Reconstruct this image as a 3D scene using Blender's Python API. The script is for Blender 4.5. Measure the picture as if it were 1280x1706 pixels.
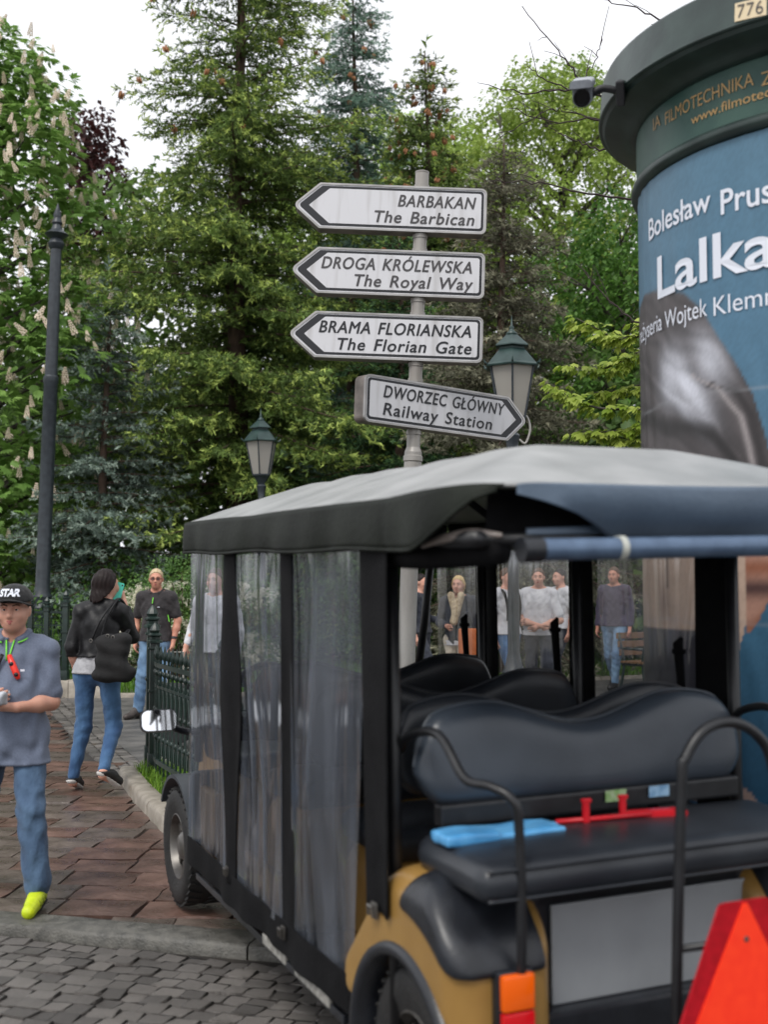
import bpy, bmesh, math, random
import numpy as np
from mathutils import Vector, Matrix

for o in list(bpy.data.objects): bpy.data.objects.remove(o)
scene = bpy.context.scene
COL = scene.collection
R_ = math.radians

# ------------------------------------------------------------------ camera, sky, sun, exposure
CAM_Z = 1.55; FOC = 2000.0; TILT = math.atan(125/2000.0)
cam_d = bpy.data.cameras.new('camera'); cam = bpy.data.objects.new('camera', cam_d); COL.objects.link(cam)
cam.location = (0, 0, CAM_Z); cam.rotation_euler = (math.pi/2 + TILT, 0, 0)
cam_d.sensor_fit = 'VERTICAL'; cam_d.sensor_height = 36; cam_d.lens = 36*FOC/1706
cam_d.clip_start = .05; cam_d.clip_end = 3000
cam_d.dof.use_dof = True; cam_d.dof.focus_distance = 8.6; cam_d.dof.aperture_fstop = 2.5
scene.camera = cam

world = bpy.data.worlds.new('World'); scene.world = world; world.use_nodes = True
wn = world.node_tree; wn.nodes.clear()
SUN_EL, SUN_AZ = R_(52), R_(205)          # high, behind and to the left of the photographer
sky = wn.nodes.new('ShaderNodeTexSky'); sky.sky_type = 'NISHITA'; sky.sun_disc = False
sky.sun_elevation = SUN_EL; sky.sun_rotation = SUN_AZ; sky.air_density = 1.0; sky.dust_density = 6.0; sky.ozone_density = .4
hs = wn.nodes.new('ShaderNodeHueSaturation'); hs.inputs['Saturation'].default_value = .12
wn.links.new(sky.outputs[0], hs.inputs['Color'])
mx = wn.nodes.new('ShaderNodeMix'); mx.data_type = 'RGBA'; mx.inputs[0].default_value = .84
mx.inputs[7].default_value = (9.6, 9.75, 10.2, 1)       # even cloud deck veiling the clear sky
wn.links.new(hs.outputs[0], mx.inputs[6])
bg = wn.nodes.new('ShaderNodeBackground'); bg.inputs['Strength'].default_value = .11
wn.links.new(mx.outputs[2], bg.inputs['Color'])
wo = wn.nodes.new('ShaderNodeOutputWorld'); wn.links.new(bg.outputs[0], wo.inputs[0])

sun_d = bpy.data.lights.new('sun', 'SUN'); sun_d.energy = 1.5; sun_d.angle = R_(18); sun_d.color = (1, .96, .9)
sun = bpy.data.objects.new('sun', sun_d); COL.objects.link(sun)
sd = Vector((math.sin(SUN_AZ)*math.cos(SUN_EL), math.cos(SUN_AZ)*math.cos(SUN_EL), math.sin(SUN_EL)))
sun.rotation_euler = (-sd).to_track_quat('-Z', 'Y').to_euler(); sun.location = sd*60

vs = scene.view_settings
vs.view_transform = 'Standard'; vs.look = 'None'; vs.gamma = 1; vs.use_curve_mapping = False; vs.exposure = 0.3
scene.render.engine = 'CYCLES'
scene.cycles.transparent_max_bounces = 16
scene.cycles.max_bounces = 6; scene.cycles.diffuse_bounces = 3; scene.cycles.glossy_bounces = 3; scene.cycles.transmission_bounces = 4

# ------------------------------------------------------------------ helpers
def srgb(r, g, b):
    f = lambda c: (c/255/12.92) if c/255 <= .04045 else ((c/255+.055)/1.055)**2.4
    return (f(r), f(g), f(b), 1)
def shade(c, k): return (c[0]*k, c[1]*k, c[2]*k, 1)

def mat(name, col, rough=.6, col2=None, scale=8, detail=4, spread=(.35, .65), bump=0, bscale=40, metal=0, spec=.5, attr=None,
        rough2=None, coat=0, stretch=None, sheen=0, bdist=.01):
    m = bpy.data.materials.new(name); m.use_nodes = True
    nt = m.node_tree; b = nt.nodes['Principled BSDF']
    b.inputs['Base Color'].default_value = col; b.inputs['Roughness'].default_value = rough
    b.inputs['Metallic'].default_value = metal; b.inputs['Specular IOR Level'].default_value = spec
    b.inputs['Coat Weight'].default_value = coat
    if sheen: b.inputs['Sheen Weight'].default_value = sheen
    tc = nt.nodes.new('ShaderNodeTexCoord'); src = tc.outputs['Object']
    if stretch:
        mp = nt.nodes.new('ShaderNodeMapping'); mp.inputs['Scale'].default_value = stretch
        nt.links.new(src, mp.inputs[0]); src = mp.outputs[0]
    cur = None
    if col2 is not None:
        n = nt.nodes.new('ShaderNodeTexNoise'); n.inputs['Scale'].default_value = scale; n.inputs['Detail'].default_value = min(detail, 5)
        nt.links.new(src, n.inputs['Vector'])
        r = nt.nodes.new('ShaderNodeValToRGB'); r.color_ramp.elements[0].position, r.color_ramp.elements[1].position = spread
        r.color_ramp.elements[0].color = col; r.color_ramp.elements[1].color = col2
        nt.links.new(n.outputs['Fac'], r.inputs[0]); cur = r.outputs[0]
        if rough2 is not None:
            mr = nt.nodes.new('ShaderNodeMapRange'); mr.inputs[1].default_value = spread[0]; mr.inputs[2].default_value = spread[1]
            mr.inputs[3].default_value = rough; mr.inputs[4].default_value = rough2
            nt.links.new(n.outputs['Fac'], mr.inputs[0]); nt.links.new(mr.outputs[0], b.inputs['Roughness'])
    if attr:
        a = nt.nodes.new('ShaderNodeAttribute'); a.attribute_name = attr
        if cur is not None:
            mm = nt.nodes.new('ShaderNodeMix'); mm.data_type = 'RGBA'; mm.blend_type = 'MULTIPLY'; mm.inputs[0].default_value = 1
            nt.links.new(a.outputs['Color'], mm.inputs[6]); nt.links.new(cur, mm.inputs[7]); cur = mm.outputs[2]
        else: cur = a.outputs['Color']
    if cur is not None: nt.links.new(cur, b.inputs['Base Color'])
    if bump:
        n2 = nt.nodes.new('ShaderNodeTexNoise'); n2.inputs['Scale'].default_value = bscale; n2.inputs['Detail'].default_value = 3
        nt.links.new(src, n2.inputs['Vector'])
        bp = nt.nodes.new('ShaderNodeBump'); bp.inputs['Strength'].default_value = bump; bp.inputs['Distance'].default_value = bdist
        nt.links.new(n2.outputs['Fac'], bp.inputs['Height']); nt.links.new(bp.outputs[0], b.inputs['Normal'])
    return m

def obj_random_tint(m, lo=.7, hi=1.25):
    """per-object value variation (each cobble or slab its own shade)"""
    nt = m.node_tree; b = nt.nodes['Principled BSDF']; l = b.inputs['Base Color'].links
    oi = nt.nodes.new('ShaderNodeObjectInfo'); mr = nt.nodes.new('ShaderNodeMapRange'); mr.inputs[3].default_value = lo; mr.inputs[4].default_value = hi
    nt.links.new(oi.outputs['Random'], mr.inputs[0])
    mm = nt.nodes.new('ShaderNodeMix'); mm.data_type = 'RGBA'; mm.blend_type = 'MULTIPLY'; mm.inputs[0].default_value = 1
    if l: nt.links.new(l[0].from_socket, mm.inputs[6])
    else: mm.inputs[6].default_value = b.inputs['Base Color'].default_value
    nt.links.new(mr.outputs[0], mm.inputs[7]); nt.links.new(mm.outputs[2], b.inputs['Base Color'])
    return m

def leaf_mat(name, rough=.55, transl=.35, spec=.3):
    m = bpy.data.materials.new(name); m.use_nodes = True; nt = m.node_tree; b = nt.nodes['Principled BSDF']
    a = nt.nodes.new('ShaderNodeAttribute'); a.attribute_name = 'Col'
    nt.links.new(a.outputs['Color'], b.inputs['Base Color']); b.inputs['Roughness'].default_value = rough; b.inputs['Specular IOR Level'].default_value = spec
    t = nt.nodes.new('ShaderNodeBsdfTranslucent'); nt.links.new(a.outputs['Color'], t.inputs[0])
    ms = nt.nodes.new('ShaderNodeMixShader'); ms.inputs[0].default_value = transl
    nt.links.new(b.outputs[0], ms.inputs[1]); nt.links.new(t.outputs[0], ms.inputs[2])
    nt.links.new(ms.outputs[0], nt.nodes['Material Output'].inputs[0])
    return m

def tag(o, label=None, cat=None, group=None, kind=None):
    if label: o['label'] = label
    if cat: o['category'] = cat
    if group: o['group'] = group
    if kind: o['kind'] = kind
    return o

def empty(name, loc=(0, 0, 0), rz=0, parent=None):
    o = bpy.data.objects.new(name, None); COL.objects.link(o); o.location = loc; o.rotation_euler = (0, 0, rz)
    o.empty_display_size = .2
    if parent: o.parent = parent
    return o

def link(name, me, m, parent=None, smooth=False):
    o = bpy.data.objects.new(name, me); COL.objects.link(o)
    if m is not None:
        me.materials.clear(); me.materials.append(m)
    if smooth: me.polygons.foreach_set('use_smooth', [True]*len(me.polygons))
    if parent: o.parent = parent
    return o

def np_mesh(name, V, F, cols=None):
    """V (n,3) array, F (m,k) index array of one polygon size, cols per-vertex colour"""
    me = bpy.data.meshes.new(name); V = np.asarray(V, np.float32); F = np.asarray(F, np.int32); k = F.shape[1]
    me.vertices.add(len(V)); me.vertices.foreach_set('co', V.ravel())
    me.loops.add(F.size); me.loops.foreach_set('vertex_index', F.ravel())
    me.polygons.add(len(F)); me.polygons.foreach_set('loop_start', np.arange(0, F.size, k, dtype=np.int32))
    me.polygons.foreach_set('loop_total', np.full(len(F), k, np.int32))
    if cols is not None:
        at = me.color_attributes.new('Col', 'FLOAT_COLOR', 'POINT')
        c = np.ones((len(V), 4), np.float32); c[:, :3] = cols; at.data.foreach_set('color', c.ravel())
    me.update(); me.validate(); return me

def frame_of(d):
    d = Vector(d).normalized(); a = Vector((0, 0, 1)) if abs(d.z) < .9 else Vector((1, 0, 0))
    x = d.cross(a).normalized(); y = x.cross(d).normalized(); return x, y

def catmull(pts, n=8):
    P = [Vector(p) for p in pts]
    if len(P) < 3 or n <= 1: return P
    out = []
    Q = [P[0]*2-P[1]] + P + [P[-1]*2-P[-2]]
    for i in range(1, len(Q)-2):
        for j in range(n):
            t = j/n; a, b, c, d = Q[i-1], Q[i], Q[i+1], Q[i+2]
            out.append(.5*((2*b)+(-a+c)*t+(2*a-5*b+4*c-d)*t*t+(-a+3*b-3*c+d)*t**3))
    out.append(P[-1]); return out

class MB:
    def __init__(s): s.v = []; s.f = []
    def raw(s, V, F):
        n = len(s.v); s.v += [tuple(p) for p in V]; s.f += [tuple(i+n for i in f) for f in F]; return s
    def box(s, lo, hi, bev=0, M=None, seg=2):
        bm = bmesh.new(); bmesh.ops.create_cube(bm, size=1)
        for v in bm.verts: v.co = Vector([lo[i]+(v.co[i]+.5)*(hi[i]-lo[i]) for i in range(3)])
        if bev: bmesh.ops.bevel(bm, geom=bm.edges[:], offset=bev, segments=seg, affect='EDGES', profile=.6)
        return s.bm(bm, M)
    def bm(s, bm, M=None):
        bm.verts.index_update()
        s.raw([(M @ v.co if M else v.co) for v in bm.verts], [[v.index for v in f.verts] for f in bm.faces]); bm.free(); return s
    def tube(s, pts, r, n=10, cap=True, smooth=0):
        P = catmull(pts, smooth) if smooth else [Vector(p) for p in pts]
        rs = r if isinstance(r, (list, tuple)) else [r]*len(P)
        if len(rs) != len(P): rs = list(np.interp(np.linspace(0, 1, len(P)), np.linspace(0, 1, len(rs)), rs))
        V = []; F = []; xprev = None
        for i, p in enumerate(P):
            d = (P[min(i+1, len(P)-1)]-P[max(i-1, 0)])
            if d.length < 1e-9: d = Vector((0, 0, 1))
            d.normalize()
            if xprev is None: x = frame_of(d)[0]; y = d.cross(x)
            else:
                x = (xprev - d*xprev.dot(d)); x = x.normalized() if x.length > 1e-6 else frame_of(d)[0]; y = d.cross(x)
            xprev = x
            for k in range(n):
                a = 2*math.pi*k/n; V.append(p+(x*math.cos(a)+y*math.sin(a))*rs[i])
        for i in range(len(P)-1):
            for k in range(n): F.append((i*n+k, i*n+(k+1) % n, (i+1)*n+(k+1) % n, (i+1)*n+k))
        if cap: F.append(tuple(range(n-1, -1, -1))); F.append(tuple((len(P)-1)*n+k for k in range(n)))
        return s.raw(V, F)
    def lathe(s, prof, n=24, c=(0, 0, 0), ph=0, cap=True):
        V = []; F = []
        for r, z in prof:
            for k in range(n):
                a = 2*math.pi*k/n+ph; V.append((c[0]+r*math.cos(a), c[1]+r*math.sin(a), c[2]+z))
        for i in range(len(prof)-1):
            for k in range(n): F.append((i*n+k, i*n+(k+1) % n, (i+1)*n+(k+1) % n, (i+1)*n+k))
        if cap: F.append(tuple(range(n-1, -1, -1))); F.append(tuple((len(prof)-1)*n+k for k in range(n)))
        return s.raw(V, F)
    def prism(s, poly, d0, d1, axes='xz', bev=0):
        """poly in the (a,b) plane, extruded along the third axis from d0 to d1"""
        bm = bmesh.new(); ax = {'xz': (0, 2, 1), 'xy': (0, 1, 2), 'yz': (1, 2, 0)}[axes]
        def mk(p, d):
            q = [0, 0, 0]; q[ax[0]] = p[0]; q[ax[1]] = p[1]; q[ax[2]] = d; return bm.verts.new(q)
        A = [mk(p, d0) for p in poly]; B = [mk(p, d1) for p in poly]; n = len(poly)
        bm.faces.new(A); bm.faces.new(B[::-1])
        for i in range(n): bm.faces.new((A[i], B[i], B[(i+1) % n], A[(i+1) % n]))
        bmesh.ops.recalc_face_normals(bm, faces=bm.faces[:])
        if bev: bmesh.ops.bevel(bm, geom=bm.edges[:], offset=bev, segments=2, affect='EDGES')
        return s.bm(bm)
    def build(s, name, m, parent=None, smooth=False, auto=None):
        me = bpy.data.meshes.new(name); me.from_pydata(s.v, [], s.f); me.update()
        bm = bmesh.new(); bm.from_mesh(me); bmesh.ops.recalc_face_normals(bm, faces=bm.faces[:]); bm.to_mesh(me); bm.free()
        o = link(name, me, m, parent, smooth or auto is not None)
        if auto is not None: me.set_sharp_from_angle(angle=R_(auto))
        return o

def grid_surf(fn, nu, nv):
    V = [fn(i/nu, j/nv) for j in range(nv+1) for i in range(nu+1)]
    F = [(j*(nu+1)+i, j*(nu+1)+i+1, (j+1)*(nu+1)+i+1, (j+1)*(nu+1)+i) for j in range(nv) for i in range(nu)]
    return V, F

def text_mesh(body, size=1, shear=0, align='LEFT', spacing=1, bold=0, word=1):
    cu = bpy.data.curves.new('lettering', 'FONT'); cu.body = body; cu.size = size; cu.shear = shear; cu.align_x = align
    cu.space_character = spacing; cu.space_word = word; cu.offset = bold; cu.resolution_u = 4
    o = bpy.data.objects.new('lettering', cu); COL.objects.link(o); bpy.context.view_layer.update()
    me = bpy.data.meshes.new_from_object(o.evaluated_get(bpy.context.evaluated_depsgraph_get()))
    V = np.array([v.co[:] for v in me.vertices]) if len(me.vertices) else np.zeros((0, 3)); F = [tuple(p.vertices) for p in me.polygons]
    bpy.data.objects.remove(o); bpy.data.curves.remove(cu); bpy.data.meshes.remove(me)
    return V, F

def px(P):
    d = Vector(P)-Vector((0, 0, CAM_Z)); z = d.y*math.cos(TILT)+d.z*math.sin(TILT)
    if z < .1: return (-9999, -9999)
    return (640+FOC*d.x/z, 853-FOC*(-d.y*math.sin(TILT)+d.z*math.cos(TILT))/z)
def pt(u, v, Y):
    """a point at distance Y along the photograph's line of sight (used to read positions off the photo)"""
    d = Vector(((u-640)/FOC, math.cos(TILT)-(853-v)/FOC*math.sin(TILT), math.sin(TILT)+(853-v)/FOC*math.cos(TILT)))
    return Vector((0, 0, CAM_Z))+d*(Y/d.y)

# ---- implicit surfaces (bodies, cushions, body shells) polygonised with surface nets
class Field:
    def __init__(s, lo, hi, h):
        s.h = h; s.lo = np.array(lo, np.float32); n = np.ceil((np.array(hi)-np.array(lo))/h).astype(int)+1
        s.ax = [s.lo[i]+h*np.arange(n[i], dtype=np.float32) for i in range(3)]; s.D = np.full(n, 9., np.float32)
    def sub(s, lo, hi):
        sl = []
        for i in range(3):
            a = max(0, int((lo[i]-s.lo[i])/s.h)); b = min(len(s.ax[i]), int((hi[i]-s.lo[i])/s.h)+2); sl.append(slice(a, max(b, a)))
        return tuple(sl)
    def xyz(s, sl): return s.ax[0][sl[0]][:, None, None], s.ax[1][sl[1]][None, :, None], s.ax[2][sl[2]][None, None, :]
    def put(s, sl, d, k, op):
        A = s.D[sl]
        if A.size == 0: return
        if op == 'add':
            if k > 0:
                hh = np.maximum(k-np.abs(A-d), 0)/k; s.D[sl] = np.minimum(A, d)-hh*hh*k*.25
            else: s.D[sl] = np.minimum(A, d)
        else:
            if k > 0:
                hh = np.maximum(k-np.abs(A+d), 0)/k; s.D[sl] = np.maximum(A, -d)+hh*hh*k*.25
            else: s.D[sl] = np.maximum(A, -d)
    def cone(s, a, b, ra, rb=None, k=.03, fl=None, op='add'):
        rb = ra if rb is None else rb; a = np.array(a, np.float32); b = np.array(b, np.float32); m = max(ra, rb)*(1 if fl is None else max(1, fl[0], fl[1]))+k+3*s.h
        sl = s.sub(np.minimum(a, b)-m, np.maximum(a, b)+m); x, y, z = s.xyz(sl)
        fx, fy = fl if fl else (1, 1)
        X = (x-a[0])/fx; Y = (y-a[1])/fy; Z = z-a[2]; ab = b-a; ab = np.array([ab[0]/fx, ab[1]/fy, ab[2]])
        t = np.clip((X*ab[0]+Y*ab[1]+Z*ab[2])/max(float(ab@ab), 1e-9), 0, 1)
        d = np.sqrt((X-t*ab[0])**2+(Y-t*ab[1])**2+(Z-t*ab[2])**2)-(ra+(rb-ra)*t)
        s.put(sl, d*min(fx, fy, 1), k, op)
    def ell(s, c, r, k=.02, op='add', M=None):
        r = np.array(r, np.float32); m = float(r.max())+k+3*s.h; c = np.array(c, np.float32); sl = s.sub(c-m, c+m); x, y, z = s.xyz(sl)
        X, Y, Z = x-c[0], y-c[1], z-c[2]
        if M is not None: X, Y, Z = [M[0][i]*X+M[1][i]*Y+M[2][i]*Z for i in range(3)]
        k0 = np.sqrt((X/r[0])**2+(Y/r[1])**2+(Z/r[2])**2); k1 = np.sqrt((X/r[0]**2)**2+(Y/r[1]**2)**2+(Z/r[2]**2)**2)+1e-9
        s.put(sl, k0*(k0-1)/k1, k, op)
    def rbox(s, lo, hi, r=.02, k=0, op='add'):
        lo = np.array(lo, np.float32); hi = np.array(hi, np.float32); c = (lo+hi)/2; e = (hi-lo)/2-r; m = r+k+3*s.h
        sl = s.sub(lo-m, hi+m); x, y, z = s.xyz(sl)
        qx, qy, qz = np.abs(x-c[0])-e[0], np.abs(y-c[1])-e[1], np.abs(z-c[2])-e[2]
        d = np.sqrt(np.maximum(qx, 0)**2+np.maximum(qy, 0)**2+np.maximum(qz, 0)**2)+np.minimum(np.maximum(np.maximum(qx, qy), qz), 0)-r
        s.put(sl, d, k, op)
    def cut(s, n, d, k=0):
        """keep the half space n.p < d"""
        x, y, z = s.xyz((slice(None),)*3); g = n[0]*x+n[1]*y+n[2]*z-d
        if k > 0:
            hh = np.maximum(k-np.abs(s.D-g), 0)/k; s.D = np.maximum(s.D, g)+hh*hh*k*.25
        else: s.D = np.maximum(s.D, g)
    def warp(s, fn):
        x, y, z = s.xyz((slice(None),)*3); s.D = s.D+fn(x, y, z)
    def mesh(s, name):
        D = s.D; D[0] = D[-1] = 9; D[:, 0] = D[:, -1] = 9; D[:, :, 0] = D[:, :, -1] = 9
        n = D < 0; c = np.zeros(np.array(D.shape)-1, np.int8)
        for i in (0, 1):
            for j in (0, 1):
                for k in (0, 1): c += n[i:D.shape[0]-1+i, j:D.shape[1]-1+j, k:D.shape[2]-1+k]
        act = np.argwhere((c > 0) & (c < 8)); idm = np.full(c.shape, -1, np.int32); idm[tuple(act.T)] = np.arange(len(act))
        S = np.zeros((len(act), 3), np.float32); W = np.zeros(len(act), np.float32)
        cs = [(i, j, k) for i in (0, 1) for j in (0, 1) for k in (0, 1)]
        val = {q: D[act[:, 0]+q[0], act[:, 1]+q[1], act[:, 2]+q[2]] for q in cs}
        for q in cs:
            for ax in range(3):
                if q[ax]: continue
                w = list(q); w[ax] = 1; w = tuple(w); a, b = val[q], val[w]; m = (a < 0) != (b < 0)
                t = a/np.where(m, a-b, 1); p = np.tile(np.array(q, np.float32), (len(act), 1)); p[:, ax] = t
                S[m] += p[m]; W[m] += 1
        V = s.lo+s.h*(act+S/np.maximum(W, 1)[:, None]); F = []
        for ax in range(3):
            o1, o2 = [(1, 2), (2, 0), (0, 1)][ax]
            sa = [slice(None)]*3; sb = [slice(None)]*3; sa[ax] = slice(0, -1); sb[ax] = slice(1, None)
            A, B = n[tuple(sa)], n[tuple(sb)]; e = np.argwhere(A != B)
            e = e[(e[:, o1] > 0) & (e[:, o2] > 0) & (e[:, o1] < D.shape[o1]-1) & (e[:, o2] < D.shape[o2]-1)]
            if not len(e): continue
            fl = A[tuple(e.T)]
            def cell(d1, d2):
                q = e.copy(); q[:, o1] -= d1; q[:, o2] -= d2; return idm[tuple(q.T)]
            Q = np.stack([cell(1, 1), cell(0, 1), cell(0, 0), cell(1, 0)], 1); Q[~fl] = Q[~fl][:, ::-1]; F.append(Q)
        return np_mesh(name, V, np.concatenate(F) if F else np.zeros((0, 4), int))
# ------------------------------------------------------------------ the setting: ground, road, pavement, kerbs, path, lawns
rng = np.random.default_rng(7); random.seed(7)
M_soil = mat('soil', srgb(62, 58, 50), .9, srgb(84, 80, 66), 2.5, bump=.4)
M_mortar = mat('joint_sand', srgb(34, 31, 29), .7, srgb(48, 44, 40), 30, bump=.3)
M_cobble = obj_random_tint(mat('wet_granite_sett', srgb(64, 61, 59), .34, srgb(122, 117, 112), 26, 8, (.3, .72), bump=.55, bscale=60, rough2=.6), .6, 1.35)
M_slab = obj_random_tint(mat('wet_red_sandstone', srgb(72, 53, 47), .22, srgb(112, 86, 76), 5, 9, (.3, .72), bump=.5, bscale=28, rough2=.42), .72, 1.15)
M_slab2 = obj_random_tint(mat('wet_grey_sandstone', srgb(72, 62, 57), .22, srgb(108, 96, 88), 6, 9, (.3, .72), bump=.5, bscale=28, rough2=.42), .72, 1.15)
M_kerb = obj_random_tint(mat('kerb_granite', srgb(74, 73, 69), .42, srgb(108, 106, 100), 18, 9, (.3, .7), bump=.5, bscale=90, rough2=.65), .85, 1.1)
M_kerb2 = obj_random_tint(mat('kerb_concrete', srgb(122, 115, 104), .6, srgb(160, 152, 140), 9, 9, (.3, .7), bump=.4, bscale=80), .9, 1.08)
M_asph = mat('damp_asphalt', srgb(70, 69, 68), .5, srgb(98, 96, 93), 3.5, 9, (.35, .7), bump=.45, bscale=160, rough2=.7)
M_lawn = mat('turf_soil', srgb(44, 58, 24), .9, srgb(66, 84, 34), 4, bump=.5)

def sheet(name, poly, z, m):
    me = bpy.data.meshes.new(name); me.from_pydata([(x, y, z) for x, y in poly], [], [list(range(len(poly)))]); me.update()
    o = link(name, me, m); o['kind'] = 'structure'; return o
def inpoly(P, poly):
    x, y = P[:, 0], P[:, 1]; r = np.zeros(len(P), bool); n = len(poly)
    for i in range(n):
        (x1, y1), (x2, y2) = poly[i], poly[(i+1) % n]
        c = ((y1 > y) != (y2 > y)) & (x < (x2-x1)*(y-y1)/(y2-y1+1e-12)+x1); r ^= c
    return r

sheet('ground', [(1500*math.cos(a), 1500*math.sin(a)) for a in np.linspace(0, 2*math.pi, 64, endpoint=False)], -.06, M_soil)
CURB = [(-9, 7.3), (-4.5, 6.22), (-1.74, 5.49), (-.45, 5.14), (.55, 4.66), (1.5, 4.02), (4.2, 3.2), (9, 2.6)]
road = sheet('cobbled_road', [(-9, -6), (9, -6)] + CURB[::-1], -.022, M_mortar)
def curb_y(x): return np.interp(x, [c[0] for c in CURB], [c[1] for c in CURB])

def sett_mesh(seed):
    r = random.Random(seed); bm = bmesh.new(); bmesh.ops.create_cube(bm, size=1)
    for v in bm.verts:
        v.co.x *= 1; v.co.z = 0 if v.co.z > 0 else -.05
        v.co.x += r.uniform(-.07, .05); v.co.y += r.uniform(-.08, .06)
    top = [f for f in bm.faces if all(v.co.z > -.01 for v in f.verts)][0]
    q = bmesh.ops.inset_region(bm, faces=[top], thickness=.085)
    for v in top.verts: v.co.z = .001+r.uniform(-.004, .003)
    for v in bm.verts:
        if -.01 < v.co.z < .004: v.co.z = -.003+r.uniform(-.003, .002)
    bot = [f for f in bm.faces if all(v.co.z < -.04 for v in f.verts)]
    bmesh.ops.delete(bm, geom=bot, context='FACES')
    sub = bmesh.ops.subdivide_edges(bm, edges=top.edges[:], cuts=1, use_grid_fill=True)
    me = bpy.data.meshes.new('cobble'); bm.to_mesh(me); bm.free()
    me.materials.append(M_cobble); me.polygons.foreach_set('use_smooth', [True]*len(me.polygons)); return me
setts = [sett_mesh(i) for i in range(14)]
cob = []
a0 = R_(-17); e1 = np.array([math.cos(a0), math.sin(a0)]); e2 = np.array([-math.sin(a0), math.cos(a0)])
for j in range(-30, 64):
    xo = random.uniform(0, .1); i = -5.0; dy = j*.094
    while i < 5:
        w = random.uniform(.078, .122); c = e1*(i+w/2+xo)+e2*(dy+.016*math.sin((i+xo)*2.1))+np.array([0, 3.0])
        i += w
        if 2.2 < c[1] < curb_y(c[0])-.055 and -3.2 < c[0] < 2.4: cob.append((c[0], c[1], w))
def vis_size(x, y):
    u, v = px((x, y, 0)); inn = -40 < u < 700 and 1400 < v < 1760
    return (0 if inn else 1000)+y
cob.sort(key=lambda c: vis_size(c[0], c[1]))
restV, restF = [], []
for n, (x, y, w) in enumerate(cob):
    me = setts[n % 14]; rz = a0+random.gauss(0, .05)+(math.pi if random.random() < .5 else 0); sx, sy = w*.985, .094*random.uniform(.95, 1.0); z = random.gauss(0, .003)
    if n < 290:
        o = bpy.data.objects.new('cobble', me); COL.objects.link(o); o.parent = road
        o.location = (x, y, z); o.rotation_euler = (random.gauss(0, .025), random.gauss(0, .025), rz); o.scale = (sx, sy, 1)
    else:
        Mx = Matrix.Translation((x, y, z)) @ Matrix.Rotation(rz, 4, 'Z') @ Matrix.Diagonal((sx, sy, 1, 1)); b = len(restV)
        restV += [tuple(Mx @ v.co) for v in me.vertices]; restF += [tuple(i+b for i in p.vertices) for p in me.polygons]
me = bpy.data.meshes.new('cobbles_beyond'); me.from_pydata(restV, [], restF); me.update()
o = link('cobbles_beyond', me, M_cobble, road, True); o['kind'] = 'stuff'

def along(poly, s):
    acc = 0
    for i in range(len(poly)-1):
        a, b = Vector(poly[i]), Vector(poly[i+1]); L = (b-a).length
        if s <= acc+L or i == len(poly)-2: return a+(b-a)*((s-acc)/L), (b-a).normalized()
        acc += L
def plen(poly): return sum((Vector(poly[i+1])-Vector(poly[i])).length for i in range(len(poly)-1))

def kerb_run(root, poly, width, z0, z1, lens, m, gap=.008, bev=.02, side=1, name='kerb_stone', round_in=False):
    s = 0; L = plen(poly)
    while s < L-.05:
        l = min(random.uniform(*lens), L-s); bm = bmesh.new(); n = max(2, int(l/.12)); rows = []
        for k in range(n+1):
            ss = s+gap/2+(l-gap)*k/n; p, d = along(poly, min(ss, L-1e-4)); nn = Vector((-d.y, d.x))*side
            j = lambda: random.gauss(0, .0028)
            prof = [(0, z0), (0+j(), z1-bev+j()), (bev*.35+j(), z1-bev*.3+j()), (bev*1.2+j(), z1+j()*.6), (width*.55, z1+j()*.8), (width-bev*.6, z1+j()*.5), (width, z1-bev*.6), (width, z0)]
            rows.append([bm.verts.new((p.x+nn.x*w, p.y+nn.y*w, z)) for w, z in prof])
        for k in range(n):
            for q in range(7): bm.faces.new((rows[k][q], rows[k][q+1], rows[k+1][q+1], rows[k+1][q]))
        bm.faces.new(rows[0]); bm.faces.new(rows[-1][::-1]); bmesh.ops.recalc_face_normals(bm, faces=bm.faces[:])
        me = bpy.data.meshes.new(name); bm.to_mesh(me); bm.free(); link(name, me, m, root, True); me.set_sharp_from_angle(angle=R_(50)); s += l
kerb = empty('road_kerb'); kerb['kind'] = 'structure'
kerb_run(kerb, CURB[1:-1], .205, -.05, .042, (1.1, 1.5), M_kerb, bev=.018)

# pavement of red sandstone slabs, laid in rows parallel to the road kerb
STRIP = [(-2.03, 9.45), (-3.1, 12.2), (-4.45, 15.9), (-6, 20)]
pave_poly = [(-9, 7.5)] + [(x, y+.15) for x, y in CURB[1:7]] + [(4.2, 9.5), (-1.9, 9.5)] + STRIP[1:] + [(-9, 20)]
pav = sheet('pavement', pave_poly, .018, M_mortar)
def slab(w, d, m, seed):
    r = random.Random(seed); bm = bmesh.new(); bmesh.ops.create_cube(bm, size=1)
    for v in bm.verts: v.co = Vector((v.co.x*w+r.uniform(-.006, .006), v.co.y*d+r.uniform(-.006, .006), 0 if v.co.z > 0 else -.03))
    top = [f for f in bm.faces if all(v.co.z > -.01 for v in f.verts)][0]
    bmesh.ops.delete(bm, geom=[f for f in bm.faces if all(v.co.z < -.02 for v in f.verts)], context='FACES')
    bmesh.ops.subdivide_edges(bm, edges=[e for e in top.edges], cuts=2, use_grid_fill=True)
    bnd = set(v for v in bm.verts if v.co.z > -.01)
    for v in bnd:
        edge = abs(v.co.x) > w*.44 or abs(v.co.y) > d*.44
        v.co.z = (-.005 if edge else .001)+r.gauss(0, .0018)
        if edge: v.co.x += r.gauss(0, .004); v.co.y += r.gauss(0, .004)
    me = bpy.data.meshes.new('paving_slab'); bm.to_mesh(me); bm.free(); me.materials.append(m)
    me.polygons.foreach_set('use_smooth', [True]*len(me.polygons)); me.set_sharp_from_angle(angle=R_(60)); return me
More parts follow.
